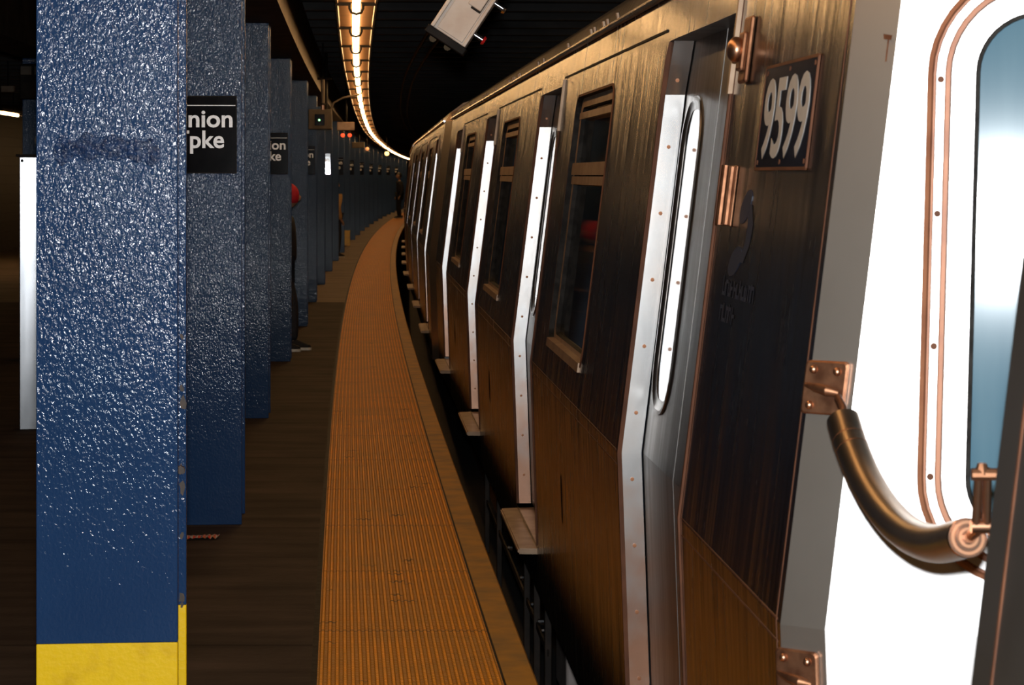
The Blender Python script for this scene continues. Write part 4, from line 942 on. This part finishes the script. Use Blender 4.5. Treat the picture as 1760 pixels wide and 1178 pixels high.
def person(loc, rz, H, top, legs, hat=None, label='', lean=0.0, step=0.0, hips_back=0.0, arm_back=0.0, hood=-0.35):
    """faces local +X; lean tips the chest forward, step puts the front foot ahead"""
    r = empty('person', loc, rz); s = H / 1.75
    def V(x, y, z): return Vector((x, y, z)) * s
    hip = V(-hips_back, 0, 0.93); ch = V(lean * 0.7 - hips_back * 0.4, 0, 1.28); nk = V(lean, 0, 1.46); hd = V(lean + 0.02, 0, 1.6)
    J = [(hip, (0.12*s, 0.15*s)), (hip.lerp(ch, 0.5), (0.10*s, 0.13*s)), (ch, (0.11*s, 0.16*s)), (nk, 0.055*s), (nk.lerp(hd, 0.4), 0.052*s)]
    E = [(0, 1), (1, 2), (2, 3), (3, 4)]
    arms = []
    for sd in (1, -1):
        sh = ch + V(0, sd * 0.19, 0.10); el = sh + V(-0.04 - arm_back, sd * 0.05, -0.28); wr = el + V(0.08 - arm_back, -sd * 0.02, -0.22); arms.append((sh, el, wr))
        i = len(J); J += [(sh, 0.052*s), (el, 0.042*s), (wr, 0.028*s)]; E += [(2, i), (i, i+1), (i+1, i+2)]
        pm = wr + V(0.04, 0, -0.07); i2 = len(J); J.append((pm, (0.036*s, 0.016*s))); E.append((i+2, i2))
        for f in range(4):
            b = pm + V(0.02 - f * 0.002, sd * (0.0) + (f - 1.5) * 0.017, -0.025); m1 = b + V(0.012, 0, -0.032); m2 = m1 + V(-0.008, 0, -0.028 + 0.004 * abs(f - 1))
            k = len(J); J += [(b, 0.009*s), (m1, 0.0085*s), (m2, 0.007*s)]; E += [(i2, k), (k, k+1), (k+1, k+2)]
        b = pm + V(0.03, -sd * 0.01, 0.01); k = len(J); J += [(b, 0.010*s), (b + V(0.025, 0, -0.03), 0.008*s)]; E += [(i2, k), (k, k+1)]
    lg = []
    for sd, st in ((1, step), (-1, 0.0)):
        hp = hip + V(0, sd * 0.09, -0.04); ft = V(st, sd * 0.10, 0.08); kn = hp.lerp(ft, 0.5) + V(0.05, 0, 0.0); lg.append((hp, kn, ft))
        i = len(J); J += [(hp, 0.088*s), (kn, 0.058*s), (ft, 0.038*s), (ft + V(0.13, 0, -0.045), 0.03*s)]; E += [(0, i), (i, i+1), (i+1, i+2), (i+2, i+3)]
    J = [(p_, ((q_[0]*0.86, q_[1]*0.86) if isinstance(q_, tuple) else (q_ if q_ < 0.02 else q_*0.84))) for p_, q_ in J]
    skin('body', J, E, SKINM, r)
    # head: shaped sphere with nose, brow, ears
    hb = MB(); bm = bmesh.new(); bmesh.ops.create_uvsphere(bm, u_segments=28, v_segments=20, radius=1)
    for v in bm.verts:
        x, y, z = v.co; q = Vector((x * 0.098, y * 0.076, z * 0.118))
        if z < 0: q.x *= 1 + 0.05 * z; q.y *= 1 + 0.25 * z
        if x > 0.85 and abs(y) < 0.22 and -0.35 < z < 0.12: q.x += 0.022 * (1 - abs(y) / 0.22)
        if x > 0.6 and abs(abs(y) - 0.38) < 0.16 and 0.0 < z < 0.22: q.x -= 0.008
        if x > 0.7 and abs(y) < 0.3 and -0.6 < z < -0.48: q.x += 0.005
        if abs(y) > 0.93 and abs(x) < 0.25 and abs(z) < 0.3: q.y *= 1.15
        v.co = q
    hb.bm(bm, SKINM, Matrix.Translation(hd + V(0.01, 0, 0.04)) @ Matrix.Scale(s, 4)); ho = hb.build('head', r, smooth=True)
    for sd in (1, -1):
        ey = MB(); bm = bmesh.new(); bmesh.ops.create_uvsphere(bm, u_segments=8, v_segments=6, radius=0.011*s); ey.bm(bm, HAIR, Matrix.Translation(hd + V(0.095, sd * 0.03, 0.055))); ey.build('eye', ho)
    hr = MB(); bm = bmesh.new(); bmesh.ops.create_uvsphere(bm, u_segments=24, v_segments=16, radius=1)
    for v in bm.verts:
        x, y, z = v.co; zz_ = max(z, hood if x < (0.1 if hood > -0.5 else 0.9) else (0.32 if hood > -0.5 else hood))
        v.co = Vector((x * 0.110 - 0.006, y * 0.088, zz_ * 0.130 + 0.004))
    hr.bm(bm, REDC if hat else HAIR, Matrix.Translation(hd + V(0.008, 0, 0.045)) @ Matrix.Scale(s, 4)); hr.build('knit_hat' if hat else 'hair', r, smooth=True)
    # clothes
    JJ = [(hip + V(0, 0, -0.06), (0.135*s, 0.165*s)), (hip.lerp(ch, 0.5), (0.122*s, 0.152*s)), (ch, (0.145*s, 0.19*s)), (nk + V(0, 0, -0.03), 0.08*s)]; EE = [(0, 1), (1, 2), (2, 3)]
    for sh, el, wr in arms:
        i = len(JJ); JJ += [(sh, 0.08*s), (el, 0.07*s), (wr + V(0, 0, -0.02), 0.056*s)]; EE += [(2, i), (i, i+1), (i+1, i+2)]
    skin('jacket', JJ, EE, top, r, sub=1)
    JJ = [(hip, (0.128*s, 0.155*s))]; EE = []
    for hp, kn, ft in lg:
        i = len(JJ); JJ += [(hp, 0.098*s), (kn, 0.072*s), (ft + V(0, 0, 0.0), 0.066*s)]; EE += [(0, i), (i, i+1), (i+1, i+2)]
    skin('trousers', JJ, EE, legs, r, sub=1)
    for hp, kn, ft in lg:
        sh = MB(); fp = rr(-0.10, 0.20, -0.047, 0.047, 0.045, 5)
        def lay(sc, z, dx=0): return [Vector((ft.x, ft.y, 0)) + Vector(((x * sc + dx) * s, y * sc * s, z * s)) for x, y in fp]
        sh.loft([lay(1, 0.0), lay(1.02, 0.012), lay(0.99, 0.028)], SOLE, True, True, False)
        sh.loft([lay(0.98, 0.028), lay(0.94, 0.055), lay(0.72, 0.085, -0.035), lay(0.5, 0.12, -0.06)], BLACKC, True, False, True); sh.build('shoe', r, smooth=True)
    tag(r, label, 'person', 'people waiting on the platform'); return r
# red-hatted person between the fourth and fifth columns
person((-2.09, 20.9, 0.0), math.radians(5), 1.50, BLACKC, DENIM, hat=True, label='person in a red knit hat and black clothes, half hidden behind the fourth column', lean=0.05, step=0.11, hips_back=-0.005, arm_back=0.06, hood=-0.62)
person((-3.44, 44.6, 0.0), math.radians(35), 1.50, TANC, DENIM, label='person in a tan coat, mostly hidden behind the ninth column', lean=-0.02)
person((path_x(84, -0.42), 84, 0.014), math.radians(200), 1.66, BLACKC, BLACKC, label='distant person in black standing close to the train', lean=0.0)
